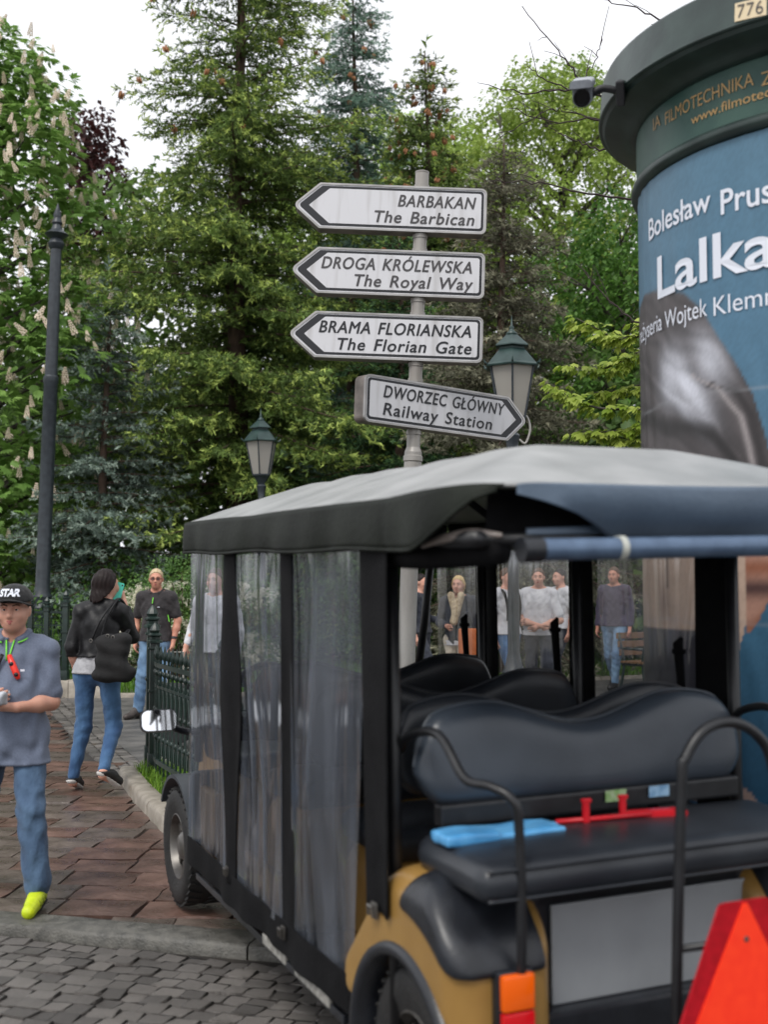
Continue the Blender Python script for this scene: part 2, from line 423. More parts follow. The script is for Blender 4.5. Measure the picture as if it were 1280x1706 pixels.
ap = R_(-4); f1 = np.array([math.cos(ap), math.sin(ap)]); f2 = np.array([-math.sin(ap), math.cos(ap)])
org = np.array([-1.74, 5.49])+f2*.2; ns = 0
for j in range(-2, 42):
    t = -5+random.uniform(0, .4); dr = .285
    while t < 4.5:
        w = random.uniform(.26, .46); c = org+f1*(t+w/2)+f2*(j*dr+dr/2); t += w
        u, v = px((c[0], c[1], .04))
        if not (-120 < u < 760 and v < 1650): continue
        if c[1] > 17 or (c[1] > 9.5 and c[0] > np.interp(c[1], [p[1] for p in STRIP], [p[0] for p in STRIP])-.02): continue
        if c[1] <= 9.5 and c[0] > np.interp(c[1], [6.6, 7.0, 7.5, 9.5], [.9, -.9, -1.3, -2.0])+.1: continue
        if c[1] < curb_y(c[0])+.16: continue
        o = bpy.data.objects.new('paving_slab', slab(w-.012, dr-.012, M_slab if random.random() < .55 else M_slab2, ns)); ns += 1
        COL.objects.link(o); o.parent = pav; o.location = (c[0], c[1], .036+random.gauss(0, .0018)); o.rotation_euler = (random.gauss(0, .006), random.gauss(0, .006), ap+random.gauss(0, .006))

# flush strip of setts between pavement and path, asphalt path, lawns with kerbs
path = sheet('asphalt_path', [(-2.0, 9.45)] + STRIP[1:] + [(-6, 30), (16, 30), (16, 9.0), (2.4, 9.0), (-1.0, 9.0)], .026, M_asph)
strip = empty('sett_strip'); strip['kind'] = 'structure'
s = 0
while s < plen(STRIP)-.2:
    p, d = along(STRIP, s); n = Vector((-d.y, d.x))
    for k in range(3):
        c = p-n*(.02+k*.115); o = bpy.data.objects.new('sett', setts[random.randrange(14)]); COL.objects.link(o); o.parent = strip
        o.location = (c.x, c.y, .042+random.gauss(0, .003)); o.rotation_euler = (0, 0, math.atan2(d.y, d.x)+random.gauss(0, .04)); o.scale = (.15, .108, 1)
    s += .157
KERB = [(-2.1, 9.62), (-2.06, 9.45), (-1.86, 8.85), (-1.62, 8.2), (-1.36, 7.5), (-1.14, 7.08), (-.8, 6.8), (-.3, 6.66), (.6, 6.55), (1.6, 6.5), (3, 6.5)]
lk = empty('lawn_kerb'); lk['kind'] = 'structure'
kerb_run(lk, KERB, .15, 0, .135, (.7, .95), M_kerb2, bev=.035)
lawn_poly = [(x+.1, y+.08) for x, y in KERB[1:]] + [(3, 9.6), (-1.9, 9.75)]
near_lawn = sheet('near_lawn', lawn_poly, .11, M_lawn)
far_poly = [(-12, 17.6), (-4.35, 16.75), (-1.5, 17.0), (0, 18.2), (5, 20.6), (16, 22), (30, 60), (-30, 60)]
far_lawn = sheet('far_lawn', far_poly, .07, M_lawn)
fk = empty('far_lawn_kerb'); fk['kind'] = 'structure'
kerb_run(fk, [(-9, 17.3), (-4.35, 16.62), (-3.9, 16.62)], .25, 0, .27, (.5, .8), M_kerb2, bev=.04)
kerb_run(fk, [(-3.9, 16.66), (-1.5, 16.9), (0, 18.1), (5, 20.5), (12, 21.5)], .08, 0, .085, (.9, 1.1), M_kerb2, bev=.015)

M_grass = leaf_mat('grass_blade', .5, .35)
def grass(name, P, h, w, label, z0, seed, c1, c2):
    r = np.random.default_rng(seed); n = len(P); az = r.uniform(0, 2*np.pi, n); hh = h*r.uniform(.45, 1.25, n); ln = r.uniform(.2, .9, n)
    d = np.stack([np.cos(az), np.sin(az), 0*az], 1); sd_ = np.stack([-np.sin(az), np.cos(az), 0*az], 1)*(w*r.uniform(.6, 1.3, n))[:, None]
    b = np.column_stack([P, np.full(n, z0)]); mid = b+d*(hh*ln*.3)[:, None]+np.array([0, 0, 1])*(hh*.6)[:, None]; tip = b+d*(hh*ln)[:, None]+np.array([0, 0, 1])*(hh*(1-.35*ln))[:, None]
    V = np.stack([b-sd_, b+sd_, mid+sd_*.8, mid-sd_*.8, tip], 1).reshape(-1, 3); k = np.arange(n)[:, None]*5
    F = np.concatenate([k+[0, 1, 2], k+[0, 2, 3], k+[3, 2, 4]]); t = r.uniform(0, 1, n)[:, None]
    cc = np.array(c1[:3])*(1-t)+np.array(c2[:3])*t; cc = np.repeat(cc, 5, 0)
    o = link(name, np_mesh(name, V, F, cc), M_grass); tag(o, label, 'grass', kind='stuff'); return o
P = rng.uniform((-2.2, 6.5), (1.2, 9.8), (20000, 2)); P = P[inpoly(P, lawn_poly)]
P = P[(P[:, 0] < -.2)]
grass('grass', P, .10, .0035, 'bright green grass inside the near kerb by the fence', .11, 1, srgb(70, 112, 30), srgb(128, 162, 54))
P = rng.uniform((-7, 16.5), (9, 27), (26000, 2)); P = P[inpoly(P, far_poly)]
grass('grass', P, .12, .009, 'green lawn grass beyond the asphalt path', .07, 2, srgb(66, 110, 34), srgb(116, 158, 54))
# clover flowers and a dry stalk of the near verge
P = rng.uniform((-2.1, 7.0), (-1.0, 9.6), (160, 2)); P = P[inpoly(P, lawn_poly)]

# ------------------------------------------------------------------ iron fences
M_iron = mat('dark_green_iron_paint', srgb(13, 30, 26), .4, srgb(23, 44, 38), 14, bump=.1, bscale=60)
def finial(mb, c, w, h):
    x, y, z = c; q = w*.5
    mb.lathe([(q*1.55, 0), (q*1.55, h*.1), (q*1.1, h*.16), (q*1.1, h*.3), (q*1.45, h*.36), (q*1.45, h*.42), (q*.9, h*.5), (q*1.1, h*.62), (q*.85, h*.78), (q*.12, h)], 8, c, math.pi/8)
def fence(label, pts, H, spacing, loc_z, posts, group=None):
    root = empty('iron_fence', (pts[0][0], pts[0][1], loc_z)); tag(root, label, 'fence', group); O = Vector((pts[0][0], pts[0][1], 0))
    bar = None; L = plen(pts); ang = None
    def at(s): p, d = along(pts, min(s, L-1e-4)); return Vector((p.x, p.y, 0))-O, d
    for s, w, h in posts:
        p, d = at(s); m = MB(); Mx = Matrix.Translation(p) @ Matrix.Rotation(math.atan2(d.y, d.x), 4, 'Z')
        m.box((-w/2, -w/2, 0), (w/2, w/2, h), .006, Mx); m.box((-w*.62, -w*.62, 0), (w*.62, w*.62, h*.16), .008, Mx); m.box((-w*.6, -w*.6, h*.62), (w*.6, w*.6, h*.64), .004, Mx); m.box((-w*.66, -w*.66, h*.945), (w*.66, w*.66, h*.96), .004, Mx)
        finial(m, (p.x, p.y, h-.005), w*1.05, w*2.1); m.build('fence_post', M_iron, root, auto=35)
    for z, r in ((H*.86, .016), (H*.70, .010), (H*.14, .016)):
        m = MB(); P = [at(L*k/24)[0]+Vector((0, 0, z)) for k in range(25)]
        for k in range(24):
            a, b = P[k], P[k+1]; d = (b-a).normalized(); n = Vector((-d.y, d.x, 0))*r*.6
            m.raw([a-n-Vector((0, 0, r)), a+n-Vector((0, 0, r)), a+n+Vector((0, 0, r)), a-n+Vector((0, 0, r)), b-n-Vector((0, 0, r)), b+n-Vector((0, 0, r)), b+n+Vector((0, 0, r)), b-n+Vector((0, 0, r))],
                  [(0, 1, 5, 4), (1, 2, 6, 5), (2, 3, 7, 6), (3, 0, 4, 7), (0, 3, 2, 1), (4, 5, 6, 7)])
        m.build('rail', M_iron, root)
    m = MB(); m.tube([(0, 0, H*.06), (0, 0, H*.9)], .0085, 6)
    for zz in (.3, .5, .78): m.lathe([(.0085, 0), (.019, .012), (.019, .03), (.0085, .042)], 8, (0, 0, H*zz))
    m.lathe([(.0085, 0), (.02, .02), (.016, .05), (.002, .11)], 8, (0, 0, H*.9)); pb = m.build('picket', M_iron, root, auto=40)
    m = MB()
    for sg in (1, -1):     # wrought scroll between two pickets
        P = [Vector((0, 0, H*.2))]
        for k in range(15):
            t = k/14; P.append(Vector((sg*spacing*.42*math.sin(math.pi*t), 0, H*(.2+.5*t))))
        for k in range(9):
            a = k/8*math.pi*1.5; P.append(Vector((sg*(.02*math.sin(a)*(1-k/12)), 0, H*.7+.03-.03*math.cos(a)*(1-k/12))))
        m.tube(P, .006, 5)
    sc = m.build('scroll', M_iron, root, True)
    s = spacing*.5; first = True
    while s < L:
        p, d = at(s); p2, _ = at(s+spacing/2)
        for src, q in ((pb, p), (sc, p2)):
            o = src if first else src.copy()
            if not first: COL.objects.link(o); o.parent = root
            o.location = q; o.rotation_euler = (0, 0, math.atan2(d.y, d.x))
        first = False; s += spacing
    return root
fence('dark green iron fence with corner post on the grass verge beside the cart', [(-1.87, 9.72), (-1.72, 9.15), (-1.0, 7.45), (-.55, 7.1)], 1.0, .13, .1, [(0, .085, 1.13), (.3, .075, 1.02), (2.45, .07, 1.0)])
fence('dark green iron fence with spear finials behind the boy in the cap', [(-4.42, 16.72), (-4.9, 16.8), (-7.2, 17.15)], 1.14, .14, .22, [(0, .08, 1.12), (.28, .07, 1.05), (.52, .07, 1.05), (.74, .07, 1.08), (1.6, .07, 1.05)])
root = empty('low_rail', (-3.9, 16.95, .07)); tag(root, 'low dark iron rail edging the lawn behind the handbag', 'rail')
m = MB(); m.tube([(0, 0, .33), (3, .35, .33)], .012, 8); m.build('rail', M_iron, root, True)
for k in range(5):
    m = MB(); m.tube([(.1+k*.7, .01+k*.08, 0), (.1+k*.7, .01+k*.08, .33)], .012, 8); m.build('stake', M_iron, root, True)
# ------------------------------------------------------------------ signpost
M_alu = mat('brushed_aluminium', srgb(176, 174, 172), .38, srgb(142, 140, 138), 6, bump=.05, metal=.75, spec=.5)
M_galv = mat('galvanised_steel', srgb(170, 168, 164), .42, srgb(128, 122, 116), 5, 8, (.3, .7), metal=.1, bump=.1, bscale=50, stretch=(1, 1, .25))
M_white = mat('sign_white', srgb(206, 206, 210), .35, srgb(172, 170, 170), 1.6, 5, (.5, .8), stretch=(9, 1, 1.1))
M_black = mat('sign_black', srgb(22, 24, 30), .4)
M_dirt = mat('weathered_grey_letter', srgb(74, 72, 74), .5, srgb(58, 56, 58), 20)
M_signside = mat('sign_side_dirty', srgb(122, 114, 108), .5, srgb(70, 64, 60), 9, 8, (.35, .75), metal=.2)

def rounded(poly, rad, n=5):
    out = []; N = len(poly)
    for i in range(N):
        p, a, b = Vector(poly[i]), Vector(poly[i-1]), Vector(poly[(i+1) % N]); r = rad[i]
        if r <= 0: out.append(tuple(p)); continue
        da, db = (a-p).normalized(), (b-p).normalized(); half = math.acos(max(-1, min(1, da.dot(db))))/2; t = r/math.tan(half)
        c = p+(da+db).normalized()*(r/math.sin(half)); s0, s1 = p+da*t-c, p+db*t-c
        A0 = math.atan2(s0.y, s0.x); A1 = math.atan2(s1.y, s1.x); dA = (A1-A0+math.pi) % (2*math.pi)-math.pi
        for k in range(n+1): q = A0+dA*k/n; out.append((c.x+r*math.cos(q), c.y+r*math.sin(q)))
    return out
def arrow(x0, x1, h, nose, inset, tipin, side):
    """outline with the point at the left (side=-1) or right (side=1); sides inset, tip inset by tipin"""
    hh = h/2-inset
    if side < 0:
        k = (nose)/(h/2); xs = x0+tipin+hh*k; p = [(x0+tipin, 0), (xs, -hh), (x1-inset, -hh), (x1-inset, hh), (xs, hh)]
    else:
        k = nose/(h/2); xs = x1-tipin-hh*k; p = [(x1-tipin, 0), (xs, hh), (x0+inset, hh), (x0+inset, -hh), (xs, -hh)]
    return p
def flat(poly, y, name, m, parent):
    me = bpy.data.meshes.new(name); me.from_pydata([(a, y, b) for a, b in poly], [], [list(range(len(poly)))]); me.update()
    bm = bmesh.new(); bm.from_mesh(me)
    bmesh.ops.recalc_face_normals(bm, faces=bm.faces[:])
    for f in bm.faces:
        if f.normal.y > 0: f.normal_flip()
    bm.to_mesh(me); bm.free(); return link(name, me, m, parent)
def words_of(V, F, gap):
    """split lettering into its words (runs of glyphs separated by more than gap)"""
    iv = sorted((min(V[i][0] for i in f), max(V[i][0] for i in f)) for f in F); runs = [list(iv[0])]
    for a, b in iv[1:]:
        if a-runs[-1][1] > gap: runs.append([a, b])
        else: runs[-1][1] = max(runs[-1][1], b)
    out = []
    for a, b in runs:
        fs = [f for f in F if a-1e-6 <= V[f[0]][0] <= b+1e-6]; ids = sorted(set(i for f in fs for i in f)); mp = {k: n for n, k in enumerate(ids)}
        out.append((ids, [tuple(mp[i] for i in f) for f in fs]))
    return out
def fit_text(body, x0, x1, zb, cap, y, m, parent, shear=.2, bold=.03, spacing=1.1, word=1.35, name='lettering'):
    V, F = text_mesh(body, 1, 0, 'LEFT', spacing, 0, word)
    capH, _ = text_mesh('H', 1, 0, 'LEFT', 1, 0); ch = capH[:, 1].max()-capH[:, 1].min(); y0 = capH[:, 1].min()
    w = V[:, 0].max()-V[:, 0].min(); zz = (V[:, 1]-y0)/ch*cap
    xx = (V[:, 0]-V[:, 0].min())/w*(x1-x0-shear*cap)+x0+zz*shear
    for ids, fs in words_of(V, F, .22):
        P, Q = [], []; n = len(ids)      # heavy strokes: the outline struck several times, each a hair further out
        for k, (dx, dz) in enumerate(((0, 0), (bold*cap, 0), (-bold*cap, 0), (0, bold*cap*.7), (0, -bold*cap*.7))):
            P += [(xx[i]+dx, y-.00025*k, zb+zz[i]+dz) for i in ids]; Q += [tuple(i+k*n for i in f) for f in fs]
        me = bpy.data.meshes.new(name); me.from_pydata(P, [], Q); me.update(); link(name, me, m, parent)

sp = empty('signpost', (.103, 7.36, .1)); sp.rotation_euler = (0, R_(1.93), 0)
tag(sp, 'grey steel signpost carrying four white arrow signs above the cart', 'signpost')
m = MB(); m.tube([(0, 0, 1.95), (0, 0, 4.035)], .042, 20); m.lathe([(.042, 0), (.044, .003), (.044, .012), (.034, .016)], 20, (0, 0, 4.03)); m.build('pole', M_galv, sp, auto=40)
m = MB(); m.tube([(0, 0, 0), (0, 0, 2.28)], .054, 20); m.lathe([(.054, 0), (.06, .005), (.06, .035), (.054, .04)], 20, (0, 0, 2.22)); m.lathe([(.054, 0), (.042, .03)], 20, (0, 0, 2.28)); m.build('pole_sleeve', M_galv, sp, auto=40)
for zc in (3.63, 3.945, 3.225, 3.54, 2.825, 3.14, 2.40, 2.725):      # pipe clamps above and below each board
    m = MB(); m.tube([(0, 0, zc-.012), (0, 0, zc+.012)], .047, 20); m.box((-.012, .04, zc-.012), (.012, .062, zc+.012), .002); m.build('pipe_clamp', M_galv, sp, auto=40)
def board(z, x0, x1, side, yaw, lines, label, grey):
    T = .105; h = .285; nose = .165
    b = empty('sign_board', (0, 0, z), R_(yaw), sp); b['label'] = label
    out = rounded(arrow(x0, x1, h, nose, 0, 0, side), [.03, .02, .035, .035, .02])
    m = MB(); m.prism(out, -T/2, T/2, 'xz'); m.build('casing', M_signside, b)
    # bright aluminium rim standing proud of the face
    inn = rounded(arrow(x0, x1, h, nose, .011, .018, side), [.026, .018, .027, .027, .018]); n = len(out)
    m = MB(); V = [(p[0], -T/2-.006, p[1]) for p in out]+[(p[0], -T/2-.006, p[1]) for p in inn]+[(p[0], -T/2+.012, p[1]) for p in out]+[(p[0], -T/2-.001, p[1]) for p in inn]
    F = []
    for i in range(n):
        j = (i+1) % n; F += [(i, j, n+j, n+i), (i, 2*n+i, 2*n+j, j), (n+i, n+j, 3*n+j, 3*n+i)]
    V = [(p[0]*1.0015 if k < n or 2*n <= k < 3*n else p[0], p[1], p[2]*1.006 if k < n or 2*n <= k < 3*n else p[2]) for k, p in enumerate(V)]
    m.raw(V, F); m.build('rim', M_alu, b)
    flat(inn, -T/2-.0015, 'white_margin', M_white, b)
    flat(rounded(arrow(x0, x1, h, nose, .018, .034, side), [.018, .014, .022, .022, .014]), -T/2-.003, 'black_border', M_black, b)
    flat(rounded(arrow(x0, x1, h, nose, .033, .098, side), [.004, .012, .014, .014, .012]), -T/2-.0045, 'face', M_white, b)
    for body, tx0, tx1, zb, cap in lines:
        fit_text(body, tx0, tx1, zb, cap, -T/2-.006, M_dirt if grey else M_black, b)
    return b
board(3.788, -.795, .405, -1, 1, [('BARBAKAN', -.145, .338, .012, .072), ('The Barbican', -.30, .338, -.092, .072)], 'top arrow sign pointing left reading BARBAKAN The Barbican', True)
board(3.383, -.795, .405, -1, 1, [('DROGA KRÓLEWSKA', -.605, .338, .012, .072), ('The Royal Way', -.41, .338, -.092, .072)], 'second arrow sign pointing left reading DROGA KRÓLEWSKA', True)
board(2.983, -.795, .405, -1, 1, [('BRAMA FLORIANSKA', -.605, .345, .012, .072), ('The Florian Gate', -.50, .345, -.092, .072)], 'third arrow sign pointing left reading BRAMA FLORIANSKA', False)
board(2.565, -.42, .90, 1, 37, [('DWORZEC GŁÓWNY', -.285, .70, .018, .072), ('Railway Station', -.285, .60, -.088, .072)], 'lowest arrow sign turned right reading DWORZEC GŁÓWNY Railway Station', False)

# ------------------------------------------------------------------ advertising column
CX, CY, CR = 2.02, 5.0, .92
M_colgreen = mat('column_dark_green', srgb(30, 44, 42), .42, srgb(46, 62, 58), 7, 8, bump=.08, bscale=30)
M_frieze = mat('column_frieze_green', srgb(30, 66, 60), .5, srgb(52, 84, 74), 5, 8, bump=.05)
M_gold_letter = mat('column_gold_lettering', srgb(178, 142, 88), .5)
M_print_white = mat('poster_white_ink', srgb(214, 218, 228), .55)
M_poster = mat('poster_print', (1, 1, 1, 1), .5, attr='Col')
col = empty('advertising_column', (CX, CY, 0)); tag(col, 'round dark green advertising column with blue theatre poster at right', 'advertising column')
MB().lathe([(1.0, 0), (1.0, .3), (.97, .33), (.97, .42), (.925, .45), (.905, .5), (.905, 3.26)], 96).build('drum', M_colgreen, col, auto=30)
MB().lathe([(.92, 3.235), (.945, 3.245), (.95, 3.262), (.945, 3.28), (.93, 3.29)], 96, cap=False).build('bead', M_colgreen, col, True)
MB().lathe([(.925, 3.285), (.925, 3.56)], 96, cap=False).build('frieze', M_frieze, col, True)
MB().lathe([(.925, 3.503), (.94, 3.505), (.955, 3.513), (.97, 3.524), (1.0, 3.540), (1.04, 3.548), (1.06, 3.554), (1.072, 3.566), (1.083, 3.568), (1.088, 3.573), (1.084, 3.582), (1.072, 3.730), (1.066, 3.743), (1.04, 3.753), (.8, 3.818), (.5, 3.98), (.36, 4.1)], 96).build('cornice', M_colgreen, col, auto=28)
MB().lathe([(.36, 4.1), (.4, 4.12), (.42, 4.2), (.38, 4.24), (.26, 4.42), (.1, 4.6), (.12, 4.65), (.05, 4.75), (.01, 4.9)], 48).build('dome', M_colgreen, col, auto=28)
def on_cyl(V, F, a0, zb, Rr, name, m, parent, sx=1, sz=1):
    P = []
    for p in V:
        a = R_(a0)+p[0]*sx/CR; P.append((Rr*math.cos(a), Rr*math.sin(a), zb+p[1]*sz))
    me = bpy.data.meshes.new(name); me.from_pydata(P, [], F); me.update(); return link(name, me, m, parent)
def cyl_text(body, a0, a1, zb, cap, Rr, m, parent, bold=0, spacing=1, name='lettering'):
    V, F = text_mesh(body, 1, 0, 'LEFT', spacing, bold); H, _ = text_mesh('H', 1, 0, 'LEFT', 1, bold)
    V = V.copy(); V[:, 0] -= V[:, 0].min(); ch = H[:, 1].max()-H[:, 1].min(); V[:, 1] -= H[:, 1].min(); w = V[:, 0].max()
    return on_cyl(V, F, a0, zb, Rr, name, m, parent, R_(a1-a0)*CR/w, cap/ch)
# poster print: colours given on the drum by angle and height
A = np.arange(160, 280.1, .6); Z = np.arange(.62, 3.2401, .0115)
aa, zz = np.meshgrid(A, Z); nz = np.random.default_rng(3)
def blur_noise(sa, sz, seed):
    r = np.random.default_rng(seed); g = r.random((int(3+len(Z)*.0115/sz), int(3+120/sa)))
    yi = np.linspace(0, g.shape[0]-1.001, len(Z)); xi = np.linspace(0, g.shape[1]-1.001, len(A)); y0 = yi.astype(int); x0 = xi.astype(int); fy = (yi-y0)[:, None]; fx = (xi-x0)[None]
    fy = fy*fy*(3-2*fy); fx = fx*fx*(3-2*fx)
    return g[y0][:, x0]*(1-fy)*(1-fx)+g[y0+1][:, x0]*fy*(1-fx)+g[y0][:, x0+1]*(1-fy)*fx+g[y0+1][:, x0+1]*fy*fx
c3 = lambda r, g, b: np.array(srgb(r, g, b)[:3])
img = c3(76, 112, 134)*(1-((3.3-zz)/2.6)[..., None])+c3(42, 88, 118)*((3.3-zz)/2.6)[..., None]
img = img*(1+.10*(blur_noise(6, .09, 1)-.5))[..., None]
def paint(mask, colr, soft=1):
    global img
    k = np.clip(mask, 0, 1)[..., None]*soft; img = img*(1-k)+np.asarray(colr)*k
def below(pts, soft=.012):
    f = np.interp(aa, [p[0] for p in pts], [p[1] for p in pts]); return np.clip((f-zz)/soft+.5, 0, 1)
hair_top = [(150, 2.6), (170, 2.74), (181, 2.779), (192, 2.756), (203.3, 2.699), (209.6, 2.614), (215, 2.482), (219.8, 2.368), (223.6, 2.259), (226.3, 2.111), (228, 2.0), (232, 1.8), (236, 1.62), (240, .4)]
face_top = [(150, 1.93), (185, 1.99), (191, 2.07), (200, 2.07), (209, 2.045), (214, 2.0), (217, 1.96), (221, 1.9), (223, 1.75), (224.5, 1.62), (226, .9)]
strand = lambda o, w: np.exp(-((zz-o)/w)**2)
hair = below(hair_top)*((zz > 1.66) | (aa < 214))
paint(hair, c3(66, 61, 62))
flow = zz-np.interp(aa, [150, 182, 195, 205, 213, 220, 226, 232], [2.36, 2.32, 2.25, 2.20, 2.15, 2.05, 1.85, 1.6])       # distance above the fringe line
st = blur_noise(40, .02, 5)*.0
g = np.random.default_rng(9).random(400); sw = np.interp((flow*46+aa*.16+3*blur_noise(9, .12, 6)) % 390, np.arange(400), g)
img = np.where((hair > .5)[..., None], img*(.6+.8*sw)[..., None], img)
for (ha, hz, ra, rz, tl, s_) in [(212, 2.42, 5, .085, .010, .75), (204, 2.33, 6.5, .07, .012, .85), (196, 2.36, 4.5, .09, .004, .6), (207, 2.27, 5, .05, .016, .7), (203, 2.235, 6, .035, .014, .7), (199, 2.44, 6, .08, .0, .3)]:
    d = ((aa-ha)/ra)**2+((zz-hz+(aa-ha)*tl)/rz)**2; paint(hair*np.exp(-d)*(.72+.5*sw), c3(204, 206, 216), s_)
paint(hair*strand(np.interp(aa, [150, 182, 194.5, 204.8, 212.7, 217, 221], [2.28, 2.25, 2.19, 2.165, 2.12, 2.05, 1.95]), .045), c3(24, 20, 20), .95)
paint(hair*np.exp(-((aa-np.interp(zz, [1.4, 1.8, 2.06, 2.18, 2.28, 2.31], [229, 226.8, 225, 223.3, 219, 212]))/1.5)**2)*(zz < 2.33), c3(34, 29, 30), .9)
paint(hair*np.exp(-((aa-np.interp(zz, [1.9, 2.06, 2.18, 2.30, 2.36], [224.5, 222.5, 220.5, 214, 206]))/.8)**2)*(zz < 2.37), c3(168, 160, 160), .6)
face = below(face_top)*(aa < np.interp(zz, [.6, 1.2, 1.24, 1.38, 1.436, 1.64, 2.2], [214, 216.6, 217, 220.1, 221, 221.2, 224]))
paint(face, c3(172, 142, 122)); paint(face*below([(p[0], p[1]-.05) for p in face_top], .06), c3(182, 158, 142))
paint(face*np.exp(-((aa-192)/3.0)**2-((zz-1.50)/.09)**2), c3(112, 82, 74), .8)
paint(face*np.exp(-((aa-194)/.7)**2)*(zz > 1.55)*(zz < 1.72), c3(70, 50, 46), .8)
paint(face*np.exp(-((aa-190)/5)**2-((zz-1.88)/.035)**2), c3(52, 40, 38), .85); paint(face*np.exp(-((aa-204)/5)**2-((zz-1.86)/.03)**2), c3(52, 40, 38), .8)
paint((zz < 1.39)*(zz > .8)*(aa < 213), c3(28, 34, 52), .95)
hand = (aa > 220.6)*(aa < 236)*below([(220, 1.70), (236, 1.72)])*(zz > np.interp(aa, [219, 220.2, 222, 223.5, 226.4, 230, 236], [1.40, 1.385, 1.385, 1.415, 1.5, 1.58, 1.66]))
paint(hand, c3(168, 128, 112)); paint(hand*strand(1.545, .035), c3(58, 38, 42), .9); paint(hand*strand(1.62, .03), c3(132, 76, 50), .8)
paint(hand*np.exp(-((zz-np.interp(aa, [220, 222, 224, 228], [1.40, 1.40, 1.42, 1.5]))/.03)**2), c3(130, 80, 58), .8)
paint((((aa-213)/11.5)**2+((zz-.70)/.15)**2) < 1, c3(176, 150, 140)); paint((zz < .735), c3(34, 92, 132))
img = img*(1+.16*(nz.random(aa.shape)-.5))[..., None]
for zj in (2.28, 1.42): paint(np.exp(-((zz-zj-.004*np.sin(aa*.3))/.006)**2), c3(150, 152, 156), .28)
wrk = .0012*np.sin(aa*.9+zz*7+2*np.sin(zz*5))*blur_noise(14, .25, 8)*2+.0015*(blur_noise(4, .06, 12)-.5)
tr = np.radians(aa); Vp = np.stack([(.9205+wrk)*np.cos(tr), (.9205+wrk)*np.sin(tr), zz], -1).reshape(-1, 3); na = len(A)
ii = np.arange((len(Z)-1)*na).reshape(len(Z)-1, na)[:, :-1].ravel(); Fp = np.stack([ii, ii+1, ii+1+na, ii+na], 1)
poster = link('poster', np_mesh('poster', Vp, Fp, np.clip(img, .004, 1).reshape(-1, 3)), M_poster, col, True); poster['label'] = 'blue theatre poster with a dark-haired portrait'
cyl_text('Bolesław', 186.2, 213.2, 2.982, .088, .925, M_print_white, poster, .012)
cyl_text('Prus', 216.2, 229.5, 2.952, .095, .925, M_print_white, poster, .012)
cyl_text('Lalka', 191.8, 230.5, 2.715, .172, .927, M_print_white, poster, .016)
cyl_text('reżyseria', 174.5, 193.6, 2.586, .07, .925, M_print_white, poster, -.002)
cyl_text('Wojtek', 195.2, 211.6, 2.582, .07, .925, M_print_white, poster, -.002)
cyl_text('Klemm', 213.6, 231.5, 2.574, .07, .925, M_print_white, poster, -.002)
fr = [o for o in col.children if o.name.startswith('frieze')][0]
cyl_text('FILMOTECHNIKA', 197.3, 225.6, 3.405, .05, .9285, M_gold_letter, fr, -.004)
cyl_text('Z', 227.4, 230.2, 3.392, .05, .9285, M_gold_letter, fr, -.004).name = 'lettering'
cyl_text('IA', 190.8, 194.8, 3.42, .05, .9285, M_gold_letter, fr, -.004)
cyl_text('www.filmotech', 207.6, 231.5, 3.345, .036, .9285, M_gold_letter, fr, .004)
for bx_ in range(4):
    a = R_([217.5, 219.3, 221.2, 223.0][bx_]); m = MB(); m.lathe([(.016, 0), (.016, .006), (.009, .011)], 10)
    o = m.build('rivet', M_alu, col, True); o.location = (.924*math.cos(a), .924*math.sin(a), .715); o.rotation_euler = (0, math.pi/2, a)
# the number plate on the cornice
M_plate = mat('number_plate_cream', srgb(214, 196, 162), .5)
band = lambda z: 1.084-.081*(z-3.582)
V, F = grid_surf(lambda i, j: (lambda a, z: ((band(z)+.004)*math.cos(a), (band(z)+.004)*math.sin(a), z))(R_(226.2+6.3*i), 3.580+.070*j-.012*(i-.5)), 8, 2)
m = MB(); m.raw(V, F); npl = m.build('number_plate', M_plate, col)
V, F = text_mesh('776', 1, 0, 'LEFT', 1.05, -.008); V = V.copy(); V[:, 0] -= V[:, 0].min(); V[:, 1] -= V[:, 1].min()
w = V[:, 0].max(); hM = V[:, 1].max(); P = []
for p in V:
    a = R_(226.8+5.1*p[0]/w); z = 3.590+p[1]/hM*.05-.012*(p[0]/w-.5); rr = band(z)+.007; P.append((rr*math.cos(a), rr*math.sin(a), z))
me = bpy.data.meshes.new('lettering'); me.from_pydata(P, [], F); link('lettering', me, M_dirt, npl)

# security camera on the cornice
M_camgrey = mat('camera_housing_grey', srgb(150, 156, 164), .4, srgb(128, 132, 140), 20); M_lens = mat('dark_lens', srgb(14, 15, 18), .12); M_camblack = mat('black_bracket', srgb(26, 26, 30), .5)
sc = empty('security_camera', pt(972, 158, 4.75)); tag(sc, 'small grey security camera on the left of the column cornice', 'security camera')
sc.rotation_euler = (R_(26), 0, R_(-14))      # looks down towards the street
m = MB(); m.prism(rounded([(-.038, -.045), (.038, -.045), (.038, .05), (-.038, .05)], [.034, .034, .014, .014], 6), -.065, .12, 'xz', .004); m.build('housing', M_camgrey, sc, auto=40)
m = MB(); m.prism(rounded([(-.045, .03), (.045, .03), (.045, .062), (-.045, .062)], [.004, .004, .016, .016], 5), -.1, .11, 'xz', .002); m.build('sun_shield', M_camgrey, sc, auto=40)
m = MB(); m.lathe([(.034, 0), (.034, .012), (.026, .012), (.024, .004), (.0, .004)], 24); o = m.build('lens', M_lens, sc, auto=40); o.rotation_euler = (math.pi/2, 0, 0); o.location = (0, -.064, -.008)
m = MB(); m.tube([(.03, .02, 0), (.075, .04, .015), (.13, .05, .0), (.16, .05, -.02)], .016, 10, smooth=4); m.build('bracket', M_camblack, sc, True)
m = MB(); m.box((.13, 0, -.06), (.165, .1, .04), .008); m.build('mount', M_camblack, sc)

